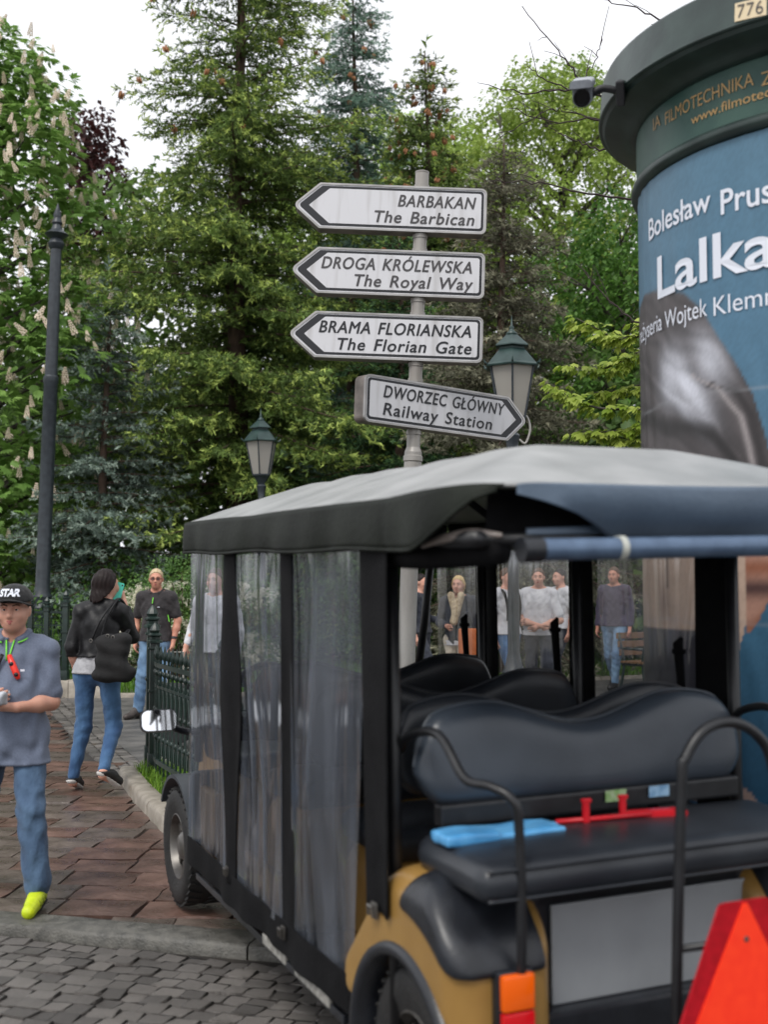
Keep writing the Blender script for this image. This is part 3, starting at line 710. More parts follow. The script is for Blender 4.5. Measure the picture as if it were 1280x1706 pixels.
# ------------------------------------------------------------------ park lanterns and the tall post
M_roof = mat('lantern_green_enamel', srgb(28, 50, 48), .4, srgb(42, 64, 61), 8, bump=.05); M_lpost = mat('lamp_post_paint', srgb(36, 42, 48), .42, srgb(50, 57, 63), 12, bump=.08)
def glass_mat(name, tint, mixw, rough=.12, milky=(.6, .57, .52, 1)):
    m = bpy.data.materials.new(name); m.use_nodes = True; nt = m.node_tree; nt.nodes.remove(nt.nodes['Principled BSDF']); out = nt.nodes['Material Output']
    tr = nt.nodes.new('ShaderNodeBsdfTransparent'); tr.inputs[0].default_value = tint
    df = nt.nodes.new('ShaderNodeBsdfDiffuse'); df.inputs[0].default_value = milky; tl = nt.nodes.new('ShaderNodeBsdfTranslucent'); tl.inputs[0].default_value = milky
    a = nt.nodes.new('ShaderNodeAddShader'); a = nt.nodes.new('ShaderNodeMixShader'); a.inputs[0].default_value = .5; nt.links.new(df.outputs[0], a.inputs[1]); nt.links.new(tl.outputs[0], a.inputs[2])
    ms = nt.nodes.new('ShaderNodeMixShader'); ms.inputs[0].default_value = mixw; nt.links.new(tr.outputs[0], ms.inputs[1]); nt.links.new(a.outputs[0], ms.inputs[2])
    gl = nt.nodes.new('ShaderNodeBsdfGlossy'); gl.inputs['Roughness'].default_value = rough; lw = nt.nodes.new('ShaderNodeFresnel'); lw.inputs[0].default_value = 1.45
    m2 = nt.nodes.new('ShaderNodeMixShader'); nt.links.new(lw.outputs[0], m2.inputs[0]); nt.links.new(ms.outputs[0], m2.inputs[1]); nt.links.new(gl.outputs[0], m2.inputs[2]); nt.links.new(m2.outputs[0], out.inputs[0])
    return m
M_lglass = glass_mat('lantern_smoked_glass', (.85, .83, .8, 1), .5, milky=(.88, .85, .8, 1))
def lantern(loc, label, lean, ph):
    r = empty('street_lamp', loc); r.rotation_euler = (0, R_(lean), 0); tag(r, label, 'street lamp', 'park lanterns')
    m = MB(); m.lathe([(.16, 0), (.16, .1), (.12, .16), (.11, .7), (.13, .74), (.09, .82), (.065, .95), (.058, 2.2), (.07, 2.23), (.058, 2.27), (.05, 3.05), (.062, 3.08), (.055, 3.1), (.075, 3.26), (.085, 3.28), (.06, 3.31)], 20); m.build('post', M_lpost, r, auto=30)
    m = MB(); m.lathe([(.05, 3.3), (.07, 3.34), (.12, 3.42), (.16, 3.46), (.16, 3.48)], 6, ph=ph); m.build('lantern_base', M_lpost, r)
    zb, zt, rb, rt_ = 3.48, 4.03, .155, .265
    co = lambda k, rr, z: Vector((rr*math.cos(ph+k*math.pi/3), rr*math.sin(ph+k*math.pi/3), z))
    for k in range(6):
        m = MB(); m.tube([co(k, rb, zb), co(k, rt_, zt)], .013, 6); m.build('frame_bar', M_lpost, r)
        m = MB(); a, b, c, d = co(k, rb-.004, zb+.005), co(k+1, rb-.004, zb+.005), co(k+1, rt_-.004, zt-.005), co(k, rt_-.004, zt-.005); n = (b-a).cross(d-a).normalized()*.003
        m.raw([a, b, c, d, a-n, b-n, c-n, d-n], [(0, 1, 2, 3), (7, 6, 5, 4), (0, 4, 5, 1), (1, 5, 6, 2), (2, 6, 7, 3), (3, 7, 4, 0)]); m.build('glass_pane', M_lglass, r)
    m = MB(); m.lathe([(.315, 4.02), (.32, 4.035), (.29, 4.06), (.155, 4.22), (.15, 4.25)], 6, ph=ph)
    for k in range(6): m.tube([co(k, .3, 4.04), co(k, .335, 4.055), co(k, .35, 4.09)], [.012, .014, .003], 5)
    rf = m.build('roof', M_roof, r); m = MB(); m.lathe([(.20, 4.25), (.2, 4.262), (.07, 4.38), (.06, 4.385)], 6, ph=ph); m.build('upper_roof', M_roof, rf)
    m = MB(); m.lathe([(.06, 4.38), (.065, 4.4), (.03, 4.43), (.02, 4.45), (.03, 4.465), (.012, 4.49), (.002, 4.6)], 12); m.build('finial', M_roof, rf, True)
    m = MB(); m.lathe([(.05, 3.48), (.045, 3.5), (.035, 3.56), (.05, 3.62), (.05, 3.78), (.03, 3.84), (.0, 3.85)], 12); m.build('lamp_bulb', mat('frosted_bulb', srgb(214, 206, 190), .4), r, True)
    return r
lantern((-2.0, 20.0, -.05), 'green hexagonal park lantern on a dark post, left of the signs', -.9, math.pi/2*3+R_(-5))
l2 = lantern((1.39, 12.9, -.1), 'nearer green hexagonal park lantern right of the signs', 0, math.pi/2*3+R_(-5))
m = MB(); m.tube([(-.09, -.03, 2.2), (-.09, -.03, 3.06)], .035, 10); m.build('cable_pipe', M_galv, l2, True)
m = MB(); m.tube([(.1, -.02, 2.2), (.1, -.02, 3.05)], .012, 8); m.tube([(-.09, -.08, 2.88), (.1, -.08, 2.9)], .012, 8); m.build('cable_clamp', M_galv, l2, True)
m = MB(); m.tube([(.02, -.02, 3.42), (.14, -.02, 3.5), (.19, -.02, 3.36), (.14, -.02, 3.2), (.07, -.02, 3.24)], .012, 8, smooth=5); m.build('scroll', M_galv, l2, True)
tp = empty('tall_post', (-5.72, 20.0, .05)); tp.rotation_euler = (0, R_(1.3), 0); tag(tp, 'tall dark tapered iron post with finial on the far left', 'post')
MB().lathe([(.24, 0), (.24, .35), (.2, .42), (.17, .5), (.165, 1.05), (.19, 1.1), (.19, 1.16), (.15, 1.22), (.15, 1.3), (.165, 1.34), (.135, 1.42), (.12, 1.5), (.115, 4.9), (.125, 4.92), (.125, 5.02), (.105, 5.05), (.1, 6.4), (.09, 7.2)], 20).build('shaft', M_lpost, tp, auto=30)
MB().lathe([(.09, 7.2), (.12, 7.23), (.14, 7.3), (.1, 7.38), (.16, 7.42), (.2, 7.46), (.1, 7.54), (.07, 7.62), (.09, 7.66), (.06, 7.74), (.07, 7.79), (.02, 7.95), (.005, 8.0)], 16).build('finial', M_lpost, tp, auto=30)
# ------------------------------------------------------------------ the electric shuttle cart (local x forward, y left, z up)
def cart_matrix():
    h, p, r = R_(23), R_(1.2), R_(-1.2)
    Rz = Matrix(((-math.sin(h), -math.cos(h), 0), (math.cos(h), -math.sin(h), 0), (0, 0, 1)))
    Ry = Matrix(((math.cos(p), 0, -math.sin(p)), (0, 1, 0), (math.sin(p), 0, math.cos(p))))
    Rx = Matrix(((1, 0, 0), (0, math.cos(r), -math.sin(r)), (0, math.sin(r), math.cos(r))))
    M3 = Rz @ Ry @ Rx; M4 = M3.to_4x4(); M4.translation = (.5863, 3.5941, .0126); return M4
CM = cart_matrix()
M_gold = mat('gold_body_paint', srgb(158, 123, 66), .38, srgb(140, 106, 54), 4, 6, (.3, .7), coat=.2, bump=.05, bscale=20)
M_vinyl = mat('black_seat_vinyl', srgb(33, 36, 42), .36, srgb(42, 46, 52), 6, bump=.06, bscale=120)
M_vinyl2 = mat('grey_seat_vinyl', srgb(46, 53, 62), .34, srgb(56, 63, 72), 5, bump=.06, bscale=120)
M_bplast = mat('black_plastic', srgb(22, 24, 29), .36, srgb(34, 37, 43), 10, bump=.08, bscale=90)
M_steel = mat('black_painted_steel', srgb(20, 21, 24), .4, srgb(30, 31, 34), 20)
M_canvas = mat('black_canvas', srgb(11, 11, 13), .8, srgb(19, 19, 21), 12, bump=.25, bscale=90, spec=.15)
M_tarp = mat('sky_glare_roof_tarpaulin', srgb(132, 134, 134), .42, srgb(164, 165, 165), 5, 8, (.3, .75), bump=.15, bscale=120)  # dark canvas like the valance; sky glare on top put into a paler colour
M_val = mat('olive_valance_tarpaulin', srgb(20, 23, 19), .6, srgb(36, 40, 34), 4, 8, (.35, .75), bump=.2, bscale=60, spec=.15)
M_flap = mat('blue_grey_rear_flap', srgb(92, 108, 126), .42, srgb(72, 86, 102), 4, 9, (.35, .7), bump=.12, bscale=60)
M_tyre = mat('tyre_rubber', srgb(20, 20, 21), .7, srgb(34, 33, 32), 18, bump=.35, bscale=70)
M_rim = mat('steel_rim', srgb(118, 115, 111), .42, srgb(80, 77, 74), 8, metal=.7)
M_mirror = mat('mirror_glass', (.9, .92, .95, 1), .03, metal=1)
M_bar = mat('blue_grey_tube', srgb(92, 112, 138), .32, srgb(74, 92, 116), 18, 8, (.35, .7), metal=.25, stretch=(1, 1, 1))
M_gpl = mat('grey_rear_plate', srgb(160, 164, 168), .4, srgb(142, 146, 150), 3, 8, metal=.15)
M_oran = mat('orange_lens', srgb(236, 96, 10), .22, coat=.4); M_redl = mat('red_lens', srgb(196, 16, 26), .2, coat=.4)
M_tri = mat('fluorescent_orange_sheet', srgb(255, 60, 22), .5, srgb(250, 50, 18), 30); M_trib = mat('red_reflective_border', srgb(178, 14, 30), .3, srgb(160, 10, 24), 40)
M_tie = mat('pale_cable_tie', srgb(178, 180, 172), .5); M_cream = mat('pale_alu_edge', srgb(168, 166, 160), .45, srgb(120, 118, 112), 40, 6)

def plastic(name, tint, mlo, mhi, milky, scale=(3, 3, .35), drops=False, refl=1.0, bump=.9):
    """clear vinyl sheet: mostly see-through, milky scuffs and folds in vertical streaks, glossy"""
    m = bpy.data.materials.new(name); m.use_nodes = True; nt = m.node_tree; nt.nodes.remove(nt.nodes['Principled BSDF']); out = nt.nodes['Material Output']; L = nt.links.new
    tc = nt.nodes.new('ShaderNodeTexCoord'); mp = nt.nodes.new('ShaderNodeMapping'); mp.inputs['Scale'].default_value = scale; L(tc.outputs['Object'], mp.inputs[0])
    n = nt.nodes.new('ShaderNodeTexNoise'); n.inputs['Scale'].default_value = 2.4; n.inputs['Detail'].default_value = 4; n.inputs['Distortion'].default_value = 1.6; L(mp.outputs[0], n.inputs['Vector'])
    mr = nt.nodes.new('ShaderNodeMapRange'); mr.inputs[1].default_value = .4; mr.inputs[2].default_value = .78; mr.inputs[3].default_value = mlo; mr.inputs[4].default_value = mhi; L(n.outputs['Fac'], mr.inputs[0])
    tr = nt.nodes.new('ShaderNodeBsdfTransparent'); tr.inputs[0].default_value = tint
    df = nt.nodes.new('ShaderNodeBsdfDiffuse'); df.inputs[0].default_value = milky; tl = nt.nodes.new('ShaderNodeBsdfTranslucent'); tl.inputs[0].default_value = milky
    a = nt.nodes.new('ShaderNodeMixShader'); a.inputs[0].default_value = .5; L(df.outputs[0], a.inputs[1]); L(tl.outputs[0], a.inputs[2])
    ms = nt.nodes.new('ShaderNodeMixShader'); L(tr.outputs[0], ms.inputs[1]); L(a.outputs[0], ms.inputs[2])
    fac = mr.outputs[0]
    if drops:
        v = nt.nodes.new('ShaderNodeTexVoronoi'); v.inputs['Scale'].default_value = 70; L(tc.outputs['Object'], v.inputs['Vector'])
        n3 = nt.nodes.new('ShaderNodeTexNoise'); n3.inputs['Scale'].default_value = 6; L(tc.outputs['Object'], n3.inputs['Vector'])
        cmp = nt.nodes.new('ShaderNodeMath'); cmp.operation = 'LESS_THAN'; cmp.inputs[1].default_value = .13; L(v.outputs['Distance'], cmp.inputs[0])
        c2 = nt.nodes.new('ShaderNodeMath'); c2.operation = 'GREATER_THAN'; c2.inputs[1].default_value = .5; L(n3.outputs['Fac'], c2.inputs[0])
        mu = nt.nodes.new('ShaderNodeMath'); mu.operation = 'MULTIPLY'; L(cmp.outputs[0], mu.inputs[0]); L(c2.outputs[0], mu.inputs[1])
        m3 = nt.nodes.new('ShaderNodeMath'); m3.operation = 'MULTIPLY'; m3.inputs[1].default_value = .35; L(mu.outputs[0], m3.inputs[0])
        ad = nt.nodes.new('ShaderNodeMath'); ad.operation = 'ADD'; L(mr.outputs[0], ad.inputs[0]); L(m3.outputs[0], ad.inputs[1]); fac = ad.outputs[0]
    L(fac, ms.inputs[0])
    n2 = nt.nodes.new('ShaderNodeTexNoise'); n2.inputs['Scale'].default_value = 2.4; n2.inputs['Detail'].default_value = 2; n2.inputs['Distortion'].default_value = 1.2; L(mp.outputs[0], n2.inputs['Vector'])
    bp = nt.nodes.new('ShaderNodeBump'); bp.inputs['Strength'].default_value = bump; bp.inputs['Distance'].default_value = .05; L(n2.outputs['Fac'], bp.inputs['Height'])
    gl = nt.nodes.new('ShaderNodeBsdfGlossy'); gl.inputs['Roughness'].default_value = .13; L(bp.outputs[0], gl.inputs['Normal'])
    fr = nt.nodes.new('ShaderNodeFresnel'); fr.inputs[0].default_value = 1.42; L(bp.outputs[0], fr.inputs['Normal'])
    fm = nt.nodes.new('ShaderNodeMath'); fm.operation = 'MULTIPLY'; fm.inputs[1].default_value = refl; L(fr.outputs[0], fm.inputs[0])
    m2 = nt.nodes.new('ShaderNodeMixShader'); L(fm.outputs[0], m2.inputs[0]); L(ms.outputs[0], m2.inputs[1]); L(gl.outputs[0], m2.inputs[2]); L(m2.outputs[0], out.inputs[0])
    return m
M_cl = plastic('scuffed_clear_vinyl', (.74, .76, .8, 1), .2, .62, srgb(150, 158, 172), (2.2, 2.2, .28), refl=1.0)
M_cr = plastic('clear_vinyl_with_raindrops', (.86, .87, .88, 1), .03, .10, srgb(160, 164, 168), (3, 3, .3), True, refl=.35, bump=.3)

cart = empty('shuttle_cart'); cart.matrix_world = CM
tag(cart, 'gold and black open-backed electric shuttle cart with tarpaulin roof painted pale with sky glare', 'shuttle cart')

def wheel(x, y, out):
    w = empty('wheel', (x, y, .27), parent=cart)
    prof = [(.15, -.085), (.2, -.1), (.245, -.098), (.262, -.085), (.268, -.06), (.27, 0), (.268, .06), (.262, .085), (.245, .098), (.2, .1), (.15, .085)]
    m = MB(); m.lathe(prof, 48, cap=False)
    for k in range(36):      # tread blocks
        a = k*2*math.pi/36
        for zz in (-.055, .055):
            Mx = Matrix.Rotation(a, 4, 'Z') @ Matrix.Translation((.268, 0, zz)) @ Matrix.Rotation(.35 if zz > 0 else -.35, 4, 'X'); m.box((-.004, -.014, -.035), (.006, .014, .035), 0, Mx)
    t = m.build('tyre', M_tyre, w, auto=40); t.rotation_euler = (math.pi/2, 0, 0)
    m = MB(); m.lathe([(.152, -.07), (.152, .06), (.158, .085), (.148, .088), (.138, .07), (.13, .045), (.1, .04), (.07, .055), (.05, .075), (.03, .08), (.0, .08)], 32, cap=False)
    for k in range(8):
        a = k*math.pi/4; Mx = Matrix.Rotation(a, 4, 'Z'); m.box((.072, -.018, .046), (.125, .018, .058), .004, Mx)
    rr = m.build('rim', M_rim, w, auto=40); rr.rotation_euler = (-math.pi/2 if out > 0 else math.pi/2, 0, 0)
for x in (-.1, 2.62):
    for s in (1, -1): wheel(x, s*.5, s)

# chassis, floor, running boards
m = MB(); m.box((-.42, -.42, .22), (2.75, .42, .3), .01); m.box((.2, -.55, .285), (2.3, .55, .315), .004); m.build('chassis', M_bplast, cart)
for s in (1, -1):
    m = MB(); m.box((.36, s*.595-.02, .235), (2.15, s*.595+.02, .262), .004); m.build('running_board_edge', M_bplast, cart)
    for xa, xb in ((.47, .80), (.90, 1.16)): m = MB(); m.box((xa, s*.612-.007, .246), (xb, s*.612+.007, .282), .003); m.build('sill_strip', M_cream, cart)
    m = MB(); m.box((.30, s*.57-.02, .29), (.42, s*.57+.02, .50), .015); m.box((.29, s*.57-.026, .40), (.41, s*.57+.026, .43), .008); m.build('side_panel', M_gold, cart)
    m = MB(); m.box((1.05, s*.57-.02, .29), (1.5, s*.57+.02, .5), .015); m.build('side_panel', M_gold, cart)
    m = MB(); m.box((2.0, s*.55-.02, .29), (2.25, s*.55+.02, .62), .015); m.build('side_panel', M_gold, cart)
# seat pods
for x0, x1 in ((.14, .55), (.92, 1.36), (1.6, 1.98)):
    F_ = Field((x0-.05, -.6, .28), (x1+.05, .6, .8), .02); F_.rbox((x0, -.56, .31), (x1, .56, .76), .09); F_.cut((1, 0, .25), x1+.15*.25+.1, .05)
    link('seat_pod', F_.mesh('seat_pod'), M_gold, cart, True)
# rear corner bodies with wheel arches and black protector caps
def pod(F_, s, grow=0):
    lo = (-.415-grow, .325-grow if s > 0 else -.625-grow, .30); hi = (.38+grow, .625+grow if s > 0 else -.325+grow, .80+grow)
    F_.rbox(lo, hi, .085)
for s in (1, -1):
    F_ = Field((-.5, .28 if s > 0 else -.67, .26), (.44, .67 if s > 0 else -.28, .86), .011); pod(F_, s)
    F_.cut((-1, 0, 1), 1.055, .05)
    F_.cut((1, 0, 1), .79, .05)
    F_.cone((-.1, s*.40, .255), (-.1, s*.9, .255), .325, .325, .015, op='sub')
    link('rear_corner_body', F_.mesh('rear_corner_body'), M_gold, cart, True)
    G = Field((-.5, .28 if s > 0 else -.66, .5), (.1, .66 if s > 0 else -.28, .86), .008); pod(G, s, .013)
    G.cut((-1, 0, 1), 1.074, .05); G.cut((0, 0, -1), -.605, .012); G.cut((1, 0, .55), -.10+.72*.55, .03); G.cut((0, -s, 0), -.365, .012)
    G.cone((-.1, s*.40, .255), (-.1, s*.9, .255), .445, .445, .03, op='sub')
    link('corner_protector', G.mesh('corner_protector'), M_bplast, cart, True)
    m = MB(); A_ = np.linspace(R_(-8), R_(172), 40); V = []; F = []
    for a in A_:
        for rr, yy in ((.313, .56), (.313, .632), (.326, .642), (.346, .640), (.352, .622)): V.append((-.1+rr*math.cos(a), s*yy, .255+rr*math.sin(a)))
    for k in range(39):
        for q in range(4): F.append((k*5+q, k*5+q+1, k*5+q+6, k*5+q+5))
    m.raw(V, F); m.build('arch_trim', M_bplast, cart, True)
    tl = empty('tail_light', (-.43, s*.468, .52), parent=cart)
    m = MB(); m.box((-.012, -.052, -.105), (.03, .052, .105), .008); m.build('housing', M_bplast, tl)
    m = MB(); m.box((-.03, -.044, .012), (-.004, .044, .098), .007); m.build('orange_lens', M_oran, tl, auto=40)
    m = MB(); m.box((-.03, -.044, -.098), (-.004, .044, .008), .007); m.build('red_lens', M_redl, tl, auto=40)
# rear plate, bumper
m = MB(); m.box((-.315, -.42, .47), (-.305, .29, .725), .003); pl = m.build('rear_plate', M_gpl, cart)
m = MB(); m.box((-.30, -.33, .32), (-.1, .33, .80), .01); m.box((-.36, -.44, .33), (-.28, .34, .468), .012); m.build('rear_frame', M_bplast, cart)
m = MB(); m.box((-.30, -.5, .715), (-.03, .5, .79), .01); m.build('seat_base', M_bplast, cart)
# footrest plate with tread
m = MB(); m.box((-.86, -.42, .26), (-.45, .42, .275), .003); m.tube([(-.5, .4, .29), (-.3, .4, .34)], .02); m.tube([(-.5, -.4, .29), (-.3, -.4, .34)], .02); m.build('footrest', M_steel, cart)

def cushion(name, lo, hi, r, m, bulge=.012):
    F_ = Field([a-.05 for a in lo], [a+.05 for a in hi], .016); F_.rbox(lo, hi, r)
    cx, cy = (lo[0]+hi[0])/2, (lo[1]+hi[1])/2; hx, hy = (hi[0]-lo[0])/2, (hi[1]-lo[1])/2
    F_.warp(lambda x, y, z: -bulge*np.clip(1-((x-cx)/hx)**2, 0, 1)*np.clip(1-((y-cy)/hy)**4, 0, 1)*(z > (lo[2]+hi[2])/2))
    return link(name, F_.mesh(name), m, cart, True)
cushion('rear_bench', (-.46, -.57, .785), (-.05, .565, .885), .045, M_vinyl)
rb_ = [o for o in cart.children if o.name.startswith('rear_bench')][0]
for zz_ in (.80, .872):
    m = MB(); m.tube([(-.45, .535, zz_), (-.458, .50, zz_), (-.459, .0, zz_), (-.458, -.50, zz_)], .004, 6, smooth=6); m.build('welt', M_vinyl, rb_, True)
for x0 in (.15, .95, 1.62): cushion('bench_seat', (x0, -.55, .74), (x0+.42, .55, .84), .045, M_vinyl)
def backrest(x, z0, tilt, th, m, name='backrest', lift=0):
    YW = .548
    def top(y):
        a = abs(y); w = 1.184+lift+.036*math.cos((a-.33)/.33*math.pi) if a < .33 else 1.220+lift-.05*((a-.33)/.215)**2
        return w-(.12*((a-.46)/.09)**2.6 if a > .46 else 0)
    def bot(y): return z0+(.10*((abs(y)-.44)/.11)**3 if abs(y) > .44 else 0)
    nu, nv = 54, 16; V, F = [], []
    for sg in (-1, 1):
        for j in range(nv+1):
            t = .5-.5*math.cos(math.pi*j/nv)
            for i in range(nu+1):
                y = YW*math.sin(math.pi*(i/nu-.5)); a, b = bot(y), top(y); z = a+(b-a)*t
                e = max(0, 1-abs(2*t-1)**5)**.5*max(0, 1-abs(y/YW)**14)**.5
                V.append((x+tilt*(z-z0)+sg*(th/2*e+.006*e*(1-(y/YW)**2)), y, z))
        b0 = 0 if sg < 0 else (nu+1)*(nv+1)
        for j in range(nv):
            for i in range(nu): F.append((b0+j*(nu+1)+i, b0+j*(nu+1)+i+1, b0+(j+1)*(nu+1)+i+1, b0+(j+1)*(nu+1)+i))
    mb = MB(); mb.raw(V, F); bm = bmesh.new(); me = bpy.data.meshes.new(name); me.from_pydata(mb.v, [], mb.f); bm.from_mesh(me); bmesh.ops.remove_doubles(bm, verts=bm.verts[:], dist=.0008); bmesh.ops.recalc_face_normals(bm, faces=bm.faces[:]); bm.to_mesh(me); bm.free()
    o = link(name, me, m, cart, True)
    # welt seam round the edge
    P = [(x+tilt*(top(y)-z0), y, top(y)+.001) for y in YW*np.sin(np.pi*(np.linspace(0, 1, 60)-.5))]; w = MB(); w.tube(P, .0045, 6); w.build('welt', m, o, True)
    return o
backrest(-.045, .945, .16, .105, M_vinyl2)
backrest(.12, .945, .1, .05, M_vinyl, 'backrest_shell', .006)
backrest(.90, .9, -.08, .085, M_vinyl, lift=-.012)
backrest(1.57, .9, -.08, .085, M_vinyl, lift=-.006)
for s in (1, -1):
    for x in (.06, .92, 1.59):
        m = MB(); m.tube([(x, s*.3, .78), (x, s*.3, .98)], .018, 8); m.build('seat_bracket', M_steel, cart, True)

# roof frame posts and rails
for s in (1, -1):
    for x in (.02, .93, 1.72): m = MB(); m.tube([(x, s*.585, .32), (x, s*.585, 1.68)], .02, 10); m.build('roof_post', M_steel, cart, True)
    m = MB(); m.tube([(2.42, s*.53, .7), (2.28, s*.56, 1.3), (2.2, s*.57, 1.68)], .02, 10); m.build('windscreen_post', M_steel, cart, True)
    m = MB(); m.tube([(-.48, s*.57, 1.675), (2.2, s*.57, 1.675)], .022, 10); m.build('roof_rail', M_steel, cart, True)
for x in (-.45, .5, 1.3, 2.1):
    m = MB(); m.tube([(x, .57, 1.675), (x, .3, 1.86), (x, 0, 1.90 if x > -.2 else 1.8), (x, -.3, 1.86), (x, -.57, 1.675)] if x > -.2 else [(x, .57, 1.675), (x, -.57, 1.675)], .016, 8); m.build('roof_bow', M_steel, cart, True)

# tarpaulin roof
RX0, RX1, RY, ZE, ZR = -.535, 2.185, .645, 1.782, 1.952
rn = np.random.default_rng(21); sag = [(rn.uniform(RX0, RX1), rn.uniform(-RY, RY), rn.uniform(.12, .35), rn.uniform(-.005, .003)) for _ in range(26)]
def roof_w(x):
    t = max(0, min(1, (-.24-x)/(-.24-RX0))); return RY-.145*(1-math.sqrt(max(0, 1-t*t)))
def roof_z(x, y):
    a = (roof_w(x)-abs(y))/(.46 if y > 0 else .36); b = (x-RX0)/.44; c = (RX1-x)/.36
    k = .05; v = [a, b, c, 1.0]; r = -math.log(sum(math.exp(-q/k) for q in v))*k
    r = max(0, min(1, r+.035)); rear = max(0, min(1, (-.1-x)/.435)); z = ZE+.022*rear+(ZR-ZE-.022*rear)*(r**.95)
    for sx, sy, rr, h in sag: z += h*math.exp(-((x-sx)**2+(y-sy)**2)/rr**2)
    return z-.005*math.sin((x-.5)/.8*math.pi*2)**2*max(0, min(1, a))
V, F = grid_surf(lambda i, j: (lambda x: (x, roof_w(x)*(2*j-1), roof_z(x, roof_w(x)*(2*j-1))))(RX0+(RX1-RX0)*i), 90, 44)
m = MB(); m.raw(V, F); ro = m.build('roof_tarpaulin', M_tarp, cart, True); sm = ro.modifiers.new('thickness', 'SOLIDIFY'); sm.thickness = .006; sm.offset = -1
def fold(x, t): return .012*math.sin(x*9+1.3*math.sin(x*2.3))*t+.006*math.sin(x*23+2)*t
for s in (1, -1):
    xr = RX0+.004
    def vf(i, j, s=s):
        x = xr+(RX1-xr)*i; w = roof_w(x); zt = roof_z(x, w)+.002; zb = 1.655+.004*math.sin(x*7)
        if x < -.30: zb = zb+(zt-zb)*min(1, ((-.30-x)/.225))**1.3*.9
        z = zt+(zb-zt)*j; return (x, s*(w+.004+.008*math.sin(j*2.4)+fold(x, j)*.7+(.012*j if x < -.1 else 0)), z)
    V, F = grid_surf(vf, 110, 8); m = MB(); m.raw(V, F); vo = m.build('side_valance', M_val, cart, True); sm = vo.modifiers.new('thickness', 'SOLIDIFY'); sm.thickness = .004
    m = MB(); P = [vf(i/80, 1.0) for i in range(0, 81)]; m.tube([(p[0], p[1], p[2]) for p in P], .006, 6); m.build('valance_hem', M_val, cart, True)
V, F = grid_surf(lambda i, j: (RX1+.003+.01*math.sin(j*2), -RY+2*RY*i, roof_z(RX1, -RY+2*RY*i)-(.13*j)), 20, 5); m = MB(); m.raw(V, F); vo = m.build('front_valance', M_val, cart, True); vo.modifiers.new('thickness', 'SOLIDIFY').thickness = .004
# rear flap: hangs from the rear hem to the blue-grey bar, drawn up at its left end
def rf(i, j):
    y = .497-.994*i; top = Vector((RX0-.002, y, roof_z(RX0, y)+.001))
    zl = float(np.interp(y, [.20, .26, .32, .42, .50], [1.672, 1.708, 1.735, 1.764, 1.782])); up = max(0, min(1, (y-.18)/.2)); low = Vector((-.478-.058*up, y, min(zl, top.z-.012)))
    p = top.lerp(low, j); p.x -= .022*math.sin(j*math.pi)*(1-up); p.z += .008*math.sin(y*11)*j*(1-j)*4*(1-up); return p
V, F = grid_surf(rf, 60, 12); m = MB(); m.raw(V, F); o = m.build('rear_flap', M_flap, cart, True); o.modifiers.new('thickness', 'SOLIDIFY').thickness = .004
V, F = grid_surf(lambda i, j: (-.43+.02*j, .52-.5*i, 1.80-.125*j), 8, 4); m = MB(); m.raw(V, F); o = m.build('gap_shade_sheet', M_canvas, cart, True)  # added dark sheet in place of the shade inside the lifted flap
V, F = grid_surf(lambda i, j: (-.465+.012*j, .43-1.02*i, 1.70+.012*math.sin(i*3)-.05*j), 20, 3); m = MB(); m.raw(V, F); m.build('flap_fold', M_flap, cart, True).modifiers.new('thickness', 'SOLIDIFY').thickness = .006
m = MB(); m.tube([(-.562, .475, 1.648), (-.562, -.66, 1.655)], .0275, 18); bar_o = m.build('rear_bar', M_bar, cart, auto=40)
m = MB(); m.tube([(-.562, .505, 1.648), (-.562, .45, 1.6485)], .031, 18); m.build('bar_end_cap', M_bplast, cart, auto=40)
m = MB(); m.tube([(-.562, .235, 1.65), (-.562, .217, 1.65)], .0305, 18); m.build('cable_tie', M_tie, cart)
# rolled up curtain under the left eave
m = MB(); m.tube([(.14, .59, 1.636), (-.2, .575, 1.634), (-.46, .50, 1.648)], [.028, .034, .036], 16, smooth=6); m.build('rolled_curtain', M_canvas, cart, True)
m = MB(); m.tube([(-.24, .61, 1.66), (-.34, .6, 1.678), (-.42, .56, 1.69), (-.48, .51, 1.684)], [.006, .012, .013, .006], 8, smooth=5); m.build('rolled_vinyl', mat('pale_rolled_vinyl', srgb(150, 140, 134), .3), cart, True)

# side curtains: left
def cur(name, x0, x1, z0, z1, s, m, amp=.012, top_in=0, seed=0, x0b=None, x1b=None, thick=0, wprof=None):
    r = random.Random(seed); ph = [r.uniform(0, 6) for _ in range(4)]
    def f(i, j):
        b0 = x0 if x0b is None else x0+(x0b-x0)*(1-j); b1 = x1 if x1b is None else x1+(x1b-x1)*(1-j)
        if wprof: c = (b0+b1)/2; hw = (b1-b0)/2*wprof(j); b0, b1 = c-hw, c+hw
        x = b0+(b1-b0)*i; z = z0+(z1-z0)*j; e = math.sin(math.pi*min(1, max(0, i)))
        y = .622+amp*(math.sin(x*8+ph[0]+.8*math.sin(z*3))*.7+.5*math.sin(x*21+ph[1]+1.2*math.sin(z*2.2+ph[2])))*(.35+.65*e)*(1-.7*j)+amp*.8*math.sin(z*5+ph[3])*e
        return (x, s*y, z)
    V, F = grid_surf(f, 40, 40); mb = MB(); mb.raw(V, F); o = mb.build(name, m, cart, True)
    if thick: o.modifiers.new('thickness', 'SOLIDIFY').thickness = thick
    return o
cur('clear_curtain', 1.58, 2.18, .40, 1.70, 1, M_cl, .011, seed=1, x1b=2.24); cur('clear_curtain', .90, 1.50, .38, 1.70, 1, M_cl, .012, seed=2); cur('clear_curtain', .10, .80, .37, 1.70, 1, M_cl, .012, seed=3, x0b=.26)
cur('black_strap', 1.475, 1.61, .37, 1.70, 1, M_canvas, .012, seed=4, thick=.006, wprof=lambda j: 1+1.15*math.exp(-((j-.55)/.26)**2)).location.y = .004
